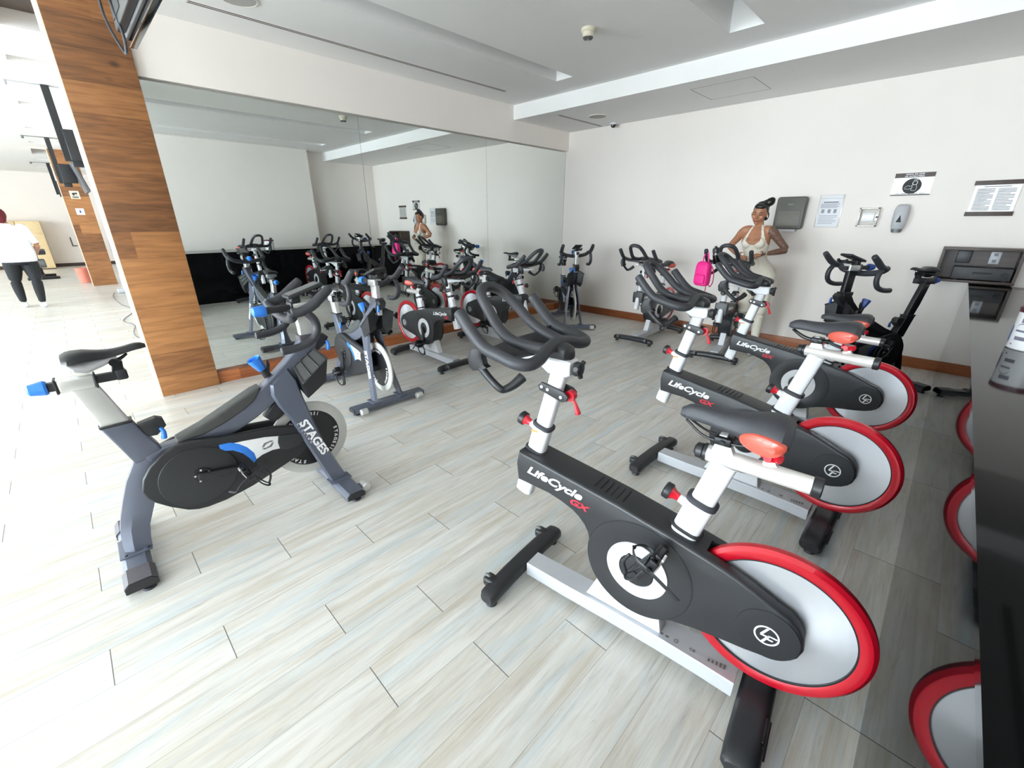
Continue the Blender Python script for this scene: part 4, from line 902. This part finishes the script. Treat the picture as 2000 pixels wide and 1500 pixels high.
    bm = nb(); ang = radians(17)
    box(bm, (.838, 0, 1.158), (.190, .100, .018), Matrix.Rotation(-ang, 3, 'Y'), bev=.006); box(bm, (.79, 0, 1.118), (.05, .05, .05), bev=.01); cs = obj('console', bm, M_BLK, post)
    bm = nb(); box(bm, (.8355, 0, 1.1680), (.165, .082, .002), Matrix.Rotation(-ang, 3, 'Y')); obj('console_screen', bm, mat('console_face', (96, 96, 98), .35, coat=.3, noise=.1, scale=200), post)
    bm = nb()
    for s in (-1, 1): tube(bm, [(.86, s * .035, 1.13), (.93, s * .035, 1.13), (.955, s * .035, 1.15)], .012, 10, 4)
    box(bm, (.90, 0, 1.125), (.06, .09, .02), bev=.005); obj('console_mount', bm, M_BLK, post)
    bpy.context.view_layer.update()
    return t
gx0 = build_lifecycle()
GRP_L = 'red-rimmed white and charcoal spin bikes'
GXPOSE = [  # x, y, heading, left crank angle, bar and saddle height change, label
 (.001, 1.231, 186.2, 118, 0, 0, 'white and charcoal spin bike with red-rimmed flywheel, largest and nearest to the camera'),
 (-.026, 2.402, 178.8, 100, 0, .055, 'red-rimmed white spin bike in the middle of the right-hand row of three'),
 (-.042, 3.612, 178.1, 268, -.015, -.10, 'red-rimmed white spin bike farthest back of the right-hand row of three'),
 (-4.490, 2.712, -.6, 90, -.10, -.11, 'red-rimmed white spin bike in front of the mirror, beside the grey bike'),
 (-4.556, 3.764, 3.1, 60, -.08, -.06, 'red-rimmed white spin bike in front of the mirror, nearer the room corner'),
 (-2.675, 5.971, -88.6, 250, -.04, -.03, 'red-rimmed spin bike standing alone facing out from the middle of the back wall'),
 (-1.745, 5.929, -83.0, 30, 0, -.02, 'red-rimmed spin bike by the back wall with the pink backpack hanging on it')]
for i, (x, y, th, ca, db, ds, lb) in enumerate(GXPOSE):
    if i == 0: b = gx0; b.location = (x, y, 0); b.rotation_euler = (0, 0, radians(th)); b['label'] = lb; b['group'] = GRP_L
    else: b = clone(gx0, (x, y, 0), radians(th), lb, GRP_L)
    GXPOSE[i] = GXPOSE[i] + (b,)
for p in GXPOSE: pose_bike(p[7], p[3], p[4], p[5], 0, CRK)

st0 = build_stages(); st0b = build_stages(dark=True)
GRP_S = 'slate grey spin bikes with pale flywheels'
STPOSE = [  # x, y, heading, left crank angle, bar, seat, label, source
 (-2.39, 0.0, 88.9, 172, 0, 0, 'slate grey spin bike with silver seat post and blue knobs, nearest on the left', st0),
 (-3.978, 1.686, -1.4, 85, -.03, -.07, 'slate grey spin bike with pale flywheel in front of the mirror beside the pillar', None),
 (-4.294, 5.534, -40.3, 250, .0, -.03, 'slate grey spin bike in the far corner where mirror and back wall meet', None),
 (-.132, 5.333, -120.0, 40, .05, .10, 'all black spin bike with high seat by the counter in the back right corner', st0b)]
for i, (x, y, th, ca, db, ds, lb, src) in enumerate(STPOSE):
    if src is not None: b = src; b.location = (x, y, 0); b.rotation_euler = (0, 0, radians(th)); b['label'] = lb
    else: b = clone(st0, (x, y, 0), radians(th), lb, GRP_S)
    if src is not st0b: b['group'] = GRP_S
    pose_bike(b, ca, db, ds, 0, None, -.02, -.33)

# ================================================================ people
def blob(name, parts, vox, mats, pick, parent, off, smooth=5):
    bm = nb()
    for p in parts:
        if p[0] == 'rings': loft(bm, [ellring(c, (rx, 0, 0), (0, ry, 0), 20) for c, rx, ry in p[1]])
        elif p[0] == 'ringsy': loft(bm, [ellring(c, (0, rx, 0), (ry, 0, 0), 20) for c, rx, ry in p[1]])
        elif p[0] == 'tube': tube(bm, p[1], p[2], 14, 4, flat=(p[3] if len(p) > 3 else 1))
        elif p[0] == 'ell':
            c, r, rot = V(p[1]), p[2], (p[3] if len(p) > 3 else Matrix.Identity(3)); q = bmesh.ops.create_uvsphere(bm, u_segments=20, v_segments=14, radius=1)
            bmesh.ops.transform(bm, matrix=Matrix.Translation(c) @ rot.to_4x4() @ Matrix.Diagonal((r[0], r[1], r[2], 1)), verts=q['verts'])
    bmesh.ops.recalc_face_normals(bm, faces=bm.faces); me = bpy.data.meshes.new(name); bm.to_mesh(me); bm.free()
    o = bpy.data.objects.new(name, me); COL.objects.link(o); remesh(o, vox, smooth)
    for m in mats: o.data.materials.append(m)
    for f in o.data.polygons: f.material_index = pick(f.center); f.use_smooth = True
    o.data.transform(Matrix.Translation(-V(off))); o.parent = parent
    return o
def dseg(p, a, b):
    a, b = V(a), V(b); t = max(0, min(1, (p - a).dot(b - a) / (b - a).length_squared)); return (p - (a + (b - a) * t)).length
def hand(w, d, side, up_, s=1.):
    """palm and five separate curled digits from wrist w pointing along d; side = thumb side"""
    w, d, sd = V(w), V(d).normalized(), V(side).normalized(); n = d.cross(sd).normalized(); out = []
    out.append(('tube', [w, w + d * .045 * s, w + d * .085 * s], [.020 * s, .030 * s, .030 * s], .5))
    for k, L in enumerate((.060, .070, .066, .052)):
        o = w + d * .080 * s + sd * (.024 - .016 * k) * s; out.append(('tube', [o, o + d * L * .45 * s + n * up_ * .006, o + d * L * .85 * s + n * up_ * .022 * s], [.0085 * s, .008 * s, .0065 * s]))
    o = w + d * .030 * s + sd * .022 * s; out.append(('tube', [o, o + d * .028 * s + sd * .022 * s, o + d * .055 * s + sd * .030 * s], [.011 * s, .0095 * s, .008 * s]))
    return out
# woman
off = V((-1.47, 5.50, 0))
t = thing('person', 'woman in ivory halter top and leggings with black top bun, standing by the back wall', 'person', off)
shL, shR, elL, elR, wrL, wrR = (-1.708, 5.505, 1.388), (-1.432, 5.505, 1.388), (-1.858, 5.56, 1.215), (-1.262, 5.56, 1.195), (-1.715, 5.405, 1.140), (-1.415, 5.395, 1.158)
H = V((-1.582, 5.485, 1.570)); hr = Matrix.Rotation(radians(2), 3, 'Z') @ Matrix.Rotation(radians(12), 3, 'X') @ Matrix.Rotation(radians(5), 3, 'Y')
hp = lambda x, y, z: H + hr @ V((x, y, z)) * 1.07
parts = [('rings', [((-1.47, 5.51, .79), .12, .09), ((-1.47, 5.51, .84), .168, .115), ((-1.475, 5.515, .92), .172, .125), ((-1.50, 5.51, 1.01), .148, .108), ((-1.54, 5.50, 1.10), .116, .086), ((-1.562, 5.50, 1.19), .130, .096), ((-1.570, 5.490, 1.27), .146, .112), ((-1.570, 5.50, 1.34), .142, .094), ((-1.570, 5.505, 1.40), .118, .070), ((-1.570, 5.51, 1.435), .062, .052)]),
    ('ell', (-1.632, 5.418, 1.262), (.058, .048, .058)), ('ell', (-1.510, 5.418, 1.262), (.058, .048, .058)),
    ('tube', [(-1.57, 5.515, 1.40), (-1.572, 5.505, 1.46), (-1.578, 5.50, 1.52)], [.050, .046, .048]),
    ('ell', hp(0, .008, .012), (.070, .088, .098), hr), ('ell', hp(0, -.020, -.038), (.054, .060, .066), hr), ('ell', hp(0, -.048, -.082), (.026, .024, .022), hr), ('ell', hp(0, -.082, -.022), (.0105, .018, .018), hr), ('ell', hp(0, -.078, -.006), (.008, .012, .022), hr),
    ('ell', hp(.038, -.050, -.024), (.022, .022, .02), hr), ('ell', hp(-.038, -.050, -.024), (.022, .022, .02), hr), ('ell', hp(.071, .004, -.012), (.007, .014, .024), hr), ('ell', hp(-.071, .004, -.012), (.007, .014, .024), hr),
    ('tube', [(-1.62, 5.51, 1.395), shL, V(shL).lerp(V(elL), .5), elL], [.050, .051, .040, .033]), ('tube', [elL, V(elL).lerp(V(wrL), .4), wrL], [.034, .033, .022]),
    ('tube', [(-1.52, 5.51, 1.395), shR, V(shR).lerp(V(elR), .5), elR], [.050, .051, .041, .034]), ('tube', [elR, V(elR).lerp(V(wrR), .4), wrR], [.035, .034, .022]),
    ('tube', [(-1.55, 5.51, .85), (-1.558, 5.495, .66), (-1.556, 5.485, .47)], [.094, .078, .056]), ('tube', [(-1.556, 5.485, .48), (-1.555, 5.51, .33), (-1.553, 5.52, .10)], [.056, .053, .032]),
    ('tube', [(-1.39, 5.51, .85), (-1.385, 5.495, .66), (-1.385, 5.485, .47)], [.094, .078, .056]), ('tube', [(-1.385, 5.485, .48), (-1.385, 5.51, .33), (-1.385, 5.52, .10)], [.056, .053, .032]),
    ('tube', [(-1.553, 5.55, .045), (-1.555, 5.48, .045), (-1.56, 5.39, .030)], [.038, .040, .026]), ('tube', [(-1.385, 5.55, .045), (-1.383, 5.48, .045), (-1.378, 5.39, .030)], [.038, .040, .026])]
parts += hand(wrL, V((-1.62, 5.375, 1.095)) - V(wrL), (0, 0, 1), -1) + hand(wrR, V((-1.53, 5.372, 1.120)) - V(wrR), (0, 0, 1), 1)
def pick(c):
    aL = min(dseg(c, shL, elL), dseg(c, elL, wrL)); aR = min(dseg(c, shR, elR), dseg(c, elR, wrR)); x = c.x + 1.57
    if aR < .056 and c.x > -1.455 or (dseg(c, elR, wrR) < .045 and c.x > -1.39): return 2
    if (aL < .056 and c.x < -1.70) or dseg(c, elL, wrL) < .04 or dseg(c, wrL, (-1.57, 5.36, 1.07)) < .05 or dseg(c, wrR, (-1.50, 5.365, 1.112)) < .05: return 0
    if c.z > 1.455: return 0
    if c.z < .075: return 3
    front = c.y < 5.51
    if c.z > 1.245:
        if not front: return 1 if c.z < 1.20 else 0
        k = (c.z - 1.245) / .21; inner = .080 * (1 - k) ** .55 * min(1, ((c.z - 1.245) / .03) ** .5 + .2) if True else 0
        inner = .030 + .042 * sin(pi * min(1, max(0, (1.455 - c.z) / .21) * .62)); 
        if c.z < 1.285: inner *= max(0, (c.z - 1.245) / .04) ** .5
        outer = .055 + .085 * (1 - k) ** 1.3
        return 1 if inner < abs(x) < outer else 0
    return 1
body = blob('body', parts, .0065, [M_SKIN, M_IVORY, M_TATT, M_TEE], pick, t, off)
def child(name, bm, m, parent, off, ang=60):
    bmesh.ops.translate(bm, verts=bm.verts, vec=-V(off)); return obj(name, bm, m, parent, ang=ang)
def ells(bm, L):
    for c, r, rot in L:
        q = bmesh.ops.create_uvsphere(bm, u_segments=20, v_segments=14, radius=1); bmesh.ops.transform(bm, matrix=Matrix.Translation(c) @ rot.to_4x4() @ Matrix.Diagonal((r[0], r[1], r[2], 1)), verts=q['verts'])
blob('hair', [('ell', hp(0, .026, .024), (.0765, .082, .096), hr), ('ell', hp(0, -.030, .072), (.058, .040, .030), hr), ('ell', (-1.545, 5.53, 1.665), (.05, .048, .045)), ('ell', (-1.512, 5.53, 1.685), (.046, .045, .042)), ('ell', (-1.498, 5.53, 1.702), (.034, .034, .032)), ('ell', hp(.055, .05, -.03), (.028, .035, .05), hr)], .006, [M_HAIR], lambda c: 0, t, off, 3)
bm = nb()
for s in (-1, 1):
    tube(bm, [hp(s * .014, -.0845, .020), hp(s * .030, -.0825, .027), hp(s * .048, -.068, .021)], .0026, 6, 3)
    tube(bm, [hp(s * .018, -.080, .004), hp(s * .030, -.0785, -.0005), hp(s * .044, -.067, .003)], .0028, 6, 3)
child('brow_and_lash', bm, M_HAIR, t, off)
bm = nb(); tube(bm, [hp(-.024, -.068, -.052), hp(-.012, -.080, -.060), hp(0, -.083, -.062), hp(.012, -.080, -.060), hp(.024, -.068, -.052)], [.002, .005, .006, .005, .002], 8, 3); child('lips', bm, M_LIP, t, off)
bm = nb(); tube(bm, [hp(.079, -.004, -.010), hp(.080, -.008, -.036)], .0045, 8, 1); child('earbud', bm, M_TUBW, t, off)
bm = nb(); tube(bm, [V(wrR) + V((.010, -.026, 0)), V(wrR) + V((.012, 0, .026)), V(wrR) + V((.010, .026, 0)), V(wrR) + V((.008, 0, -.026))], .003, 6, 5, closed=True); child('bracelet', bm, M_DETC, t, off)

# person walking away
off = V((-12.0, -.59, 0)); t = thing('person', 'person in white t-shirt and black trousers walking away at the left edge', 'person', off)
sL, sR, eR, hR = (-12.0, -.775, 1.37), (-12.0, -.385, 1.37), (-12.0, -.275, 1.09), (-12.12, -.345, .90); eL, hL = (-12.02, -.90, 1.10), (-12.12, -.86, .90)
parts = [('ringsy', [((-12.0, -.58, .76), .20, .15), ((-12.0, -.575, .84), .238, .18), ((-12.0, -.575, .98), .242, .20), ((-12.0, -.575, 1.12), .225, .185), ((-12.0, -.575, 1.26), .215, .15), ((-12.0, -.575, 1.36), .195, .11), ((-12.0, -.58, 1.42), .11, .08), ((-12.0, -.585, 1.46), .06, .06)]),
    ('tube', [(-12.0, -.585, 1.42), (-12.01, -.595, 1.53)], [.062, .058]), ('ell', (-12.01, -.60, 1.585), (.098, .078, .115)),
    ('tube', [(-12.0, -.44, 1.37), sR, V(sR).lerp(V(eR), .5), eR], [.07, .075, .06, .045]), ('tube', [eR, hR], [.045, .028]), ('tube', [(-12.0, -.71, 1.37), sL, V(sL).lerp(V(eL), .5), eL], [.07, .075, .06, .045]), ('tube', [eL, hL], [.045, .028]),
    ('tube', [(-12.0, -.68, .80), (-12.03, -.70, .62), (-12.02, -.725, .46)], [.125, .105, .075]), ('tube', [(-12.02, -.725, .47), (-11.98, -.725, .30), (-11.95, -.722, .09)], [.075, .068, .045]),
    ('tube', [(-12.0, -.47, .80), (-11.98, -.46, .62), (-11.92, -.455, .46)], [.125, .105, .075]), ('tube', [(-11.92, -.455, .47), (-11.80, -.465, .30), (-11.70, -.478, .09)], [.075, .068, .045]),
    ('tube', [(-11.90, -.722, .05), (-12.0, -.722, .05), (-12.13, -.735, .035)], [.045, .048, .034]), ('tube', [(-11.65, -.478, .055), (-11.75, -.478, .05), (-11.87, -.47, .035)], [.045, .048, .034])]
parts += hand(hR, (-.1, -.2, -1), (-1, 0, 0), 1) + hand(hL, (-.1, .2, -1), (-1, 0, 0), -1)
def pick2(c):
    if c.z > 1.455: return 0
    if c.z < .10: return 3
    if min(dseg(c, eR, hR), dseg(c, eL, hL)) < .055 and c.z < 1.13 or dseg(c, hR, V(hR) + V((0, -.04, -.16))) < .06 or dseg(c, hL, V(hL) + V((0, .04, -.16))) < .06: return 0
    return 1 if c.z > .805 else 2
blob('body', parts, .010, [M_PSKIN, M_TEE, M_BPANT, M_TEE], pick2, t, off)
blob('head_cover', [('ell', (-11.995, -.60, 1.60), (.108, .088, .112)), ('ell', (-11.95, -.598, 1.53), (.06, .07, .07))], .01, [M_MAROON], lambda c: 0, t, off, 3)

# ================================================================ loose things
t = thing('backpack', 'small bright pink backpack hanging from the spin bike handlebar near the woman', 'backpack', (-1.805, 4.735, .845))
rz = Matrix.Rotation(radians(-14), 3, 'Z')
bm = nb(); loft(bm, [[rz @ V((a * w, b * d, z)) for a, b in [(math.copysign(abs(cos(q)) ** .45, cos(q)), math.copysign(abs(sin(q)) ** .5, sin(q))) for q in [2 * pi * k / 28 for k in range(28)]]] for z, w, d in ((0, .055, .03), (.012, .073, .045), (.05, .078, .052), (.14, .078, .052), (.20, .076, .048), (.235, .066, .038), (.25, .045, .02))]); obj('bag', bm, M_PINK, t)
bm = nb(); loft(bm, [[rz @ V((a * w, b * d - .050, z)) for a, b in [(math.copysign(abs(cos(q)) ** .5, cos(q)), math.copysign(abs(sin(q)) ** .6, sin(q))) for q in [2 * pi * k / 24 for k in range(24)]]] for z, w, d in ((.025, .05, .012), (.035, .062, .02), (.11, .062, .02), (.122, .05, .010))]); obj('front_pocket', bm, M_PINK, t)
bm = nb(); tube(bm, [rz @ V(p) for p in ((.03, .02, .245), (.02, .02, .30), (-.005, .03, .345), (-.03, .02, .30), (-.03, .02, .245))], .008, 8, 4, flat=.5); obj('top_loop', bm, M_PINK, t)
bm = nb(); tube(bm, [rz @ V(p) for p in ((.066, .02, .22), (.10, .03, .15), (.115, .02, .05), (.10, 0, .0), (.078, 0, .03))], .011, 8, 5, flat=.3, upv=V((1, 0, 0))); tube(bm, [rz @ V(p) for p in ((.05, .01, .01), (.055, .0, -.04), (.045, 0, -.09))], .009, 8, 4, flat=.3, upv=V((1, 0, 0))); obj('strap', bm, M_PINK, t)
t = thing('water_bottle', 'black water bottle held on the spin bike handlebar above the pink backpack', 'bottle', (-1.715, 4.83, 1.075))
ax = V((-.12, -.25, 1)).normalized()
bm = nb(); lathe(bm, [(0, 0), (.033, 0), (.036, .006), (.036, .10), (.030, .118), (0, .118)], (0, 0, 0), ax, 28); obj('body', bm, M_GLOSS, t)
bm = nb(); lathe(bm, [(.031, .116), (.034, .12), (.034, .15), (.026, .162), (.013, .166), (.012, .18), (0, .18)], (0, 0, 0), ax, 28); obj('cap', bm, M_BLK, t)
bm = nb(); annulus(bm, (0, 0, 0), ax, .0355, .0368, .098, .104, 28); obj('ring', bm, M_CHR, t)

# televisions
def tv(name, lb, x0, x1, y, z0, z1, pole, back=True):
    t = thing(name, lb, 'television', ((x0 + x1) / 2, y, z0), group='ceiling hung televisions'); L = (x1 - x0) / 2; h = z1 - z0
    bm = nb(); bx(bm, -L, L, 0, .028, 0, h, bev=.004); obj('bezel', bm, M_GLOSS, t)
    bm = nb(); bx(bm, -L + .015, L - .015, .028, .030, .018, h - .015); obj('screen', bm, mat('screen_black', (10, 11, 14), .1, coat=.5), t)
    bm = nb(); bx(bm, -L + .02, L - .02, -.014, 0, .02, h - .01, bev=.004); obj('rear_panel', bm, M_TVB, t)
    bm = nb(); prism(bm, [(-L * .85, .03), (L * .85, .03), (L * .8, .16), (-L * .8, .16)], -.045, -.014, bev=.006); obj('rear_bulge', bm, M_SHR, t)
    bm = nb(); bx(bm, -L * .8, -L * .45, -.047, -.044, .06, .13); bx(bm, L * .3, L * .6, -.047, -.044, .06, .13); obj('port_recess', bm, M_SEAM, t)
    bm = nb(); bx(bm, -.03, .03, -.09, -.05, h * .3, ZC - z0); bx(bm, -.12, .12, -.055, -.014, h * .3, h * .7, bev=.004); bx(bm, -.08, .08, -.14, .0, ZC - z0 - .02, ZC - z0); obj('ceiling_mount', bm, M_BLK, t)
    return t
tt = tv('television', 'black television seen from behind, hanging at the top beside the wooden pillar', -2.86, -1.76, .452, 2.225, 2.86, 0)
bm = nb(); tube(bm, [(1.0, -.04, .58), (-.0, -.05, .40)], .003); bm.free()
bm = nb(); tube(bm, [(-.53, -.06, .30), (-.56, -.06, .14), (-.51, -.06, .06), (-.46, -.05, -.01), (-.42, -.04, -.055), (-.38, -.04, -.05), (-.36, -.04, .0), (-.38, -.05, .10), (-.42, -.06, .24)], .0055, 8, 5); obj('cable', bm, M_RUB, tt)
for i, (x, lb) in enumerate(((-8.07, 'nearest of the black ceiling televisions beyond the wooden pillar'), (-12.85, 'second black ceiling television in front of the far wooden pillar'), (-18.3, 'small far black ceiling television beyond the far wooden pillar'))):
    t = thing('television', lb, 'television', (x, .36, ZC), group='ceiling hung televisions in the gym')
    bm = nb(); bx(bm, -.035, .035, -.035, .035, -.80, -.004); obj('pole', bm, M_BLK, t)
    bm = nb(); bx(bm, -.012, .012, -.32, .2, -.010, 0); cyl(bm, (0, -.32, 0), (0, -.32, -.05), .02, None, 12); obj('cable_rail', bm, M_SOAPD if i else M_SOAP, t)
    bm = nb(); box(bm, (.0, .13, -.62), (.10, .22, .34), bev=.01); box(bm, (0, .08, -.80), (.06, .12, .12), bev=.008); obj('bracket', bm, M_BLK, t)
    bm = nb(); box(bm, (.16, .27, -.70), (.9, .05, .54), Matrix.Rotation(radians(12), 3, 'X'), bev=.01); obj('bezel', bm, M_TVB, t)
    bm = nb(); box(bm, (.16, .30, -.70), (.84, .006, .48), Matrix.Rotation(radians(12), 3, 'X')); obj('screen', bm, MATS['screen_black'], t)

# signs on the far pillar
t = thing('camera_sign', 'white notice with a camera symbol on the far wooden pillar', 'sign', (-14.8, .56, 2.06))
bm = nb(); bx(bm, 0, .006, -.08, .08, -.085, .085); obj('board', bm, M_DETC, t)
bm = nb(); box(bm, (.009, .0, .03), (.004, .09, .028), Matrix.Rotation(radians(8), 3, 'X'), bev=.001); cyl(bm, (.007, -.02, .0), (.011, -.02, .0), .018, None, 16); bx(bm, .007, .011, .02, .03, -.01, .03); bx(bm, .0065, .008, -.055, .055, -.05, -.035); bx(bm, .0065, .008, -.05, .05, -.067, -.056); obj('symbol', bm, M_SEAM, t)
t = thing('paper_notice', 'small white paper notice below the camera sign on the far pillar', 'notice', (-14.8, .557, 1.70))
bm = nb(); bx(bm, 0, .004, -.072, .072, -.07, .07); obj('sheet', bm, M_PAPER, t)
bm = nb(); bx(bm, .004, .005, -.012, .016, -.03, .03); obj('print', bm, M_TUBB, t)
# lockers, bench, bucket, bracket, machine
for i, (y0, y1, lb) in enumerate(((-.80, -.25, 'pale wooden locker unit against the far wall, right of the pair'), (-1.36, -.805, 'pale wooden locker unit against the far wall partly behind the person'))):
    t = thing('locker', lb, 'locker', (-21.55, (y0 + y1) / 2, 0), group='pale wooden lockers'); h = (y1 - y0) / 2
    bm = nb(); bx(bm, -.42, .42, -h, h, .03, 1.49, bev=.004); obj('cabinet', bm, M_LOCK, t)
    for z0, z1 in ((.04, 1.11), (1.12, 1.48)):
        bm = nb(); bx(bm, .42, .438, -h + .008, h - .008, z0, z1, bev=.003); d_ = obj('door', bm, M_LOCK, t)
        bm = nb(); cyl(bm, (.438, -h + .1, z1 - .08), (.46, -h + .1, z1 - .08), .016, None, 12); obj('knob', bm, M_SEAM, d_)
    bm = nb(); bx(bm, -.40, .40, -h + .01, h - .01, 0, .03); obj('plinth', bm, M_BRN, t)
t = thing('exercise_bench', 'small exercise machine with black pad standing beyond the walking person', 'exercise machine', (-17.9, -.52, 0))
bm = nb(); bx(bm, -.5, .5, -.03, .03, .04, .10, bev=.01); bx(bm, .42, .50, -.30, .32, .0, .07, bev=.01); bx(bm, -.5, -.42, -.25, .25, 0, .07, bev=.01); bx(bm, .0, .06, -.03, .03, .08, .62, bev=.01); obj('frame', bm, M_DK, t)
bm = nb(); box(bm, (.05, .06, .70), (.36, .30, .10), Matrix.Rotation(radians(8), 3, 'Y'), bev=.03); obj('seat_pad', bm, M_RUB, t)
bm = nb(); cyl(bm, (.1, -.14, .40), (.1, .14, .40), .12, None, 28, bev=.02); obj('roller', bm, M_SOAPD, t)
t = thing('bucket', 'pink ribbed bucket on the floor beside the far wooden pillar', 'bucket', (-15.78, .255, 0))
bm = nb(); lathe(bm, [(0, 0), (.10, 0), (.11, .01), (.135, .36), (.142, .362), (.142, .375), (.130, .375), (.105, .03), (0, .03)], (0, 0, 0), (0, 0, 1), 32); obj('tub', bm, M_BUCK, t)
bm = nb()
for k in range(6): annulus(bm, (0, 0, .06 + .05 * k), (0, 0, 1), .110 + .007 * k, .119 + .007 * k, 0, .006, 32)
obj('ribs', bm, M_BUCK, t)
t = thing('wall_bracket', 'thin black L-shaped bracket on the far white wall', 'bracket', (-21.995, .36, .66))
bm = nb(); bx(bm, 0, .03, -.03, -.006, .03, .30); bx(bm, 0, .03, -.03, .10, .0, .03); obj('arm', bm, M_SEAM, t)
t = thing('elliptical_trainer', 'grey and white elliptical trainer half hidden behind the wooden pillar', 'exercise machine', (-11.95, .99, 0))
bm = nb(); bx(bm, -.9, .9, -.20, -.06, .04, .12, bev=.02); bx(bm, -1.0, -.88, -.34, .34, 0, .10, bev=.02); bx(bm, .85, .97, -.30, .30, 0, .08, bev=.02); obj('base', bm, M_SIL, t)
bm = nb(); prism(bm, [(-1.0, .10), (-.25, .10), (-.20, .35), (-.40, .62), (-.75, .66), (-1.0, .45)], -.22, .10, bev=.05); obj('housing', bm, M_TVB, t)
bm = nb(); prism(bm, [(-.98, .10), (-.60, .10), (-.72, .30), (-.92, .40)], -.235, -.215, bev=.008); obj('side_cover', bm, M_WHT, t)
bm = nb(); tube(bm, [(-.55, 0, .6), (-.45, 0, 1.1), (-.40, 0, 1.5)], .045, 12, 4); obj('mast', bm, M_TVB, t)
bm = nb(); box(bm, (-.38, 0, 1.55), (.06, .34, .26), Matrix.Rotation(radians(-20), 3, 'Y'), bev=.02); obj('console', bm, M_GLOSS, t)
for s in (-1, 1):
    bm = nb(); tube(bm, [(-.5, s * .20, .35), (-.38, s * .24, .95), (-.10, s * .24, 1.30), (-.02, s * .22, 1.50)], .020, 10, 5); obj('arm', bm, M_RUB, t)
    bm = nb(); bx(bm, -.2, .55, s * .16 - .05, s * .16 + .05, .24, .29, bev=.015); obj('foot_rail', bm, M_SOAPD, t)
def floor_pts(L):
    """image rays from the camera position down to the floor, to lay the cable where it lies"""
    return L
bm = nb(); tube(bm, [(-13.0, .60, .006), (-12.2, .52, .006), (-11.0, .55, .006), (-10.5, .62, .006), (-9.9, .60, .006), (-9.3, .44, .006), (-9.0, .42, .006), (-8.6, .50, .006), (-8.1, .44, .006), (-7.7, .43, .006), (-7.3, .52, .006), (-7.0, .60, .006)], .006, 8, 6)
tag(obj('power_cable', bm, M_SOAPD), 'thin grey power cable lying in loops on the gym floor behind the pillar', 'cable')

for o in bpy.data.objects:
    if 'side' in o.keys(): del o['side']
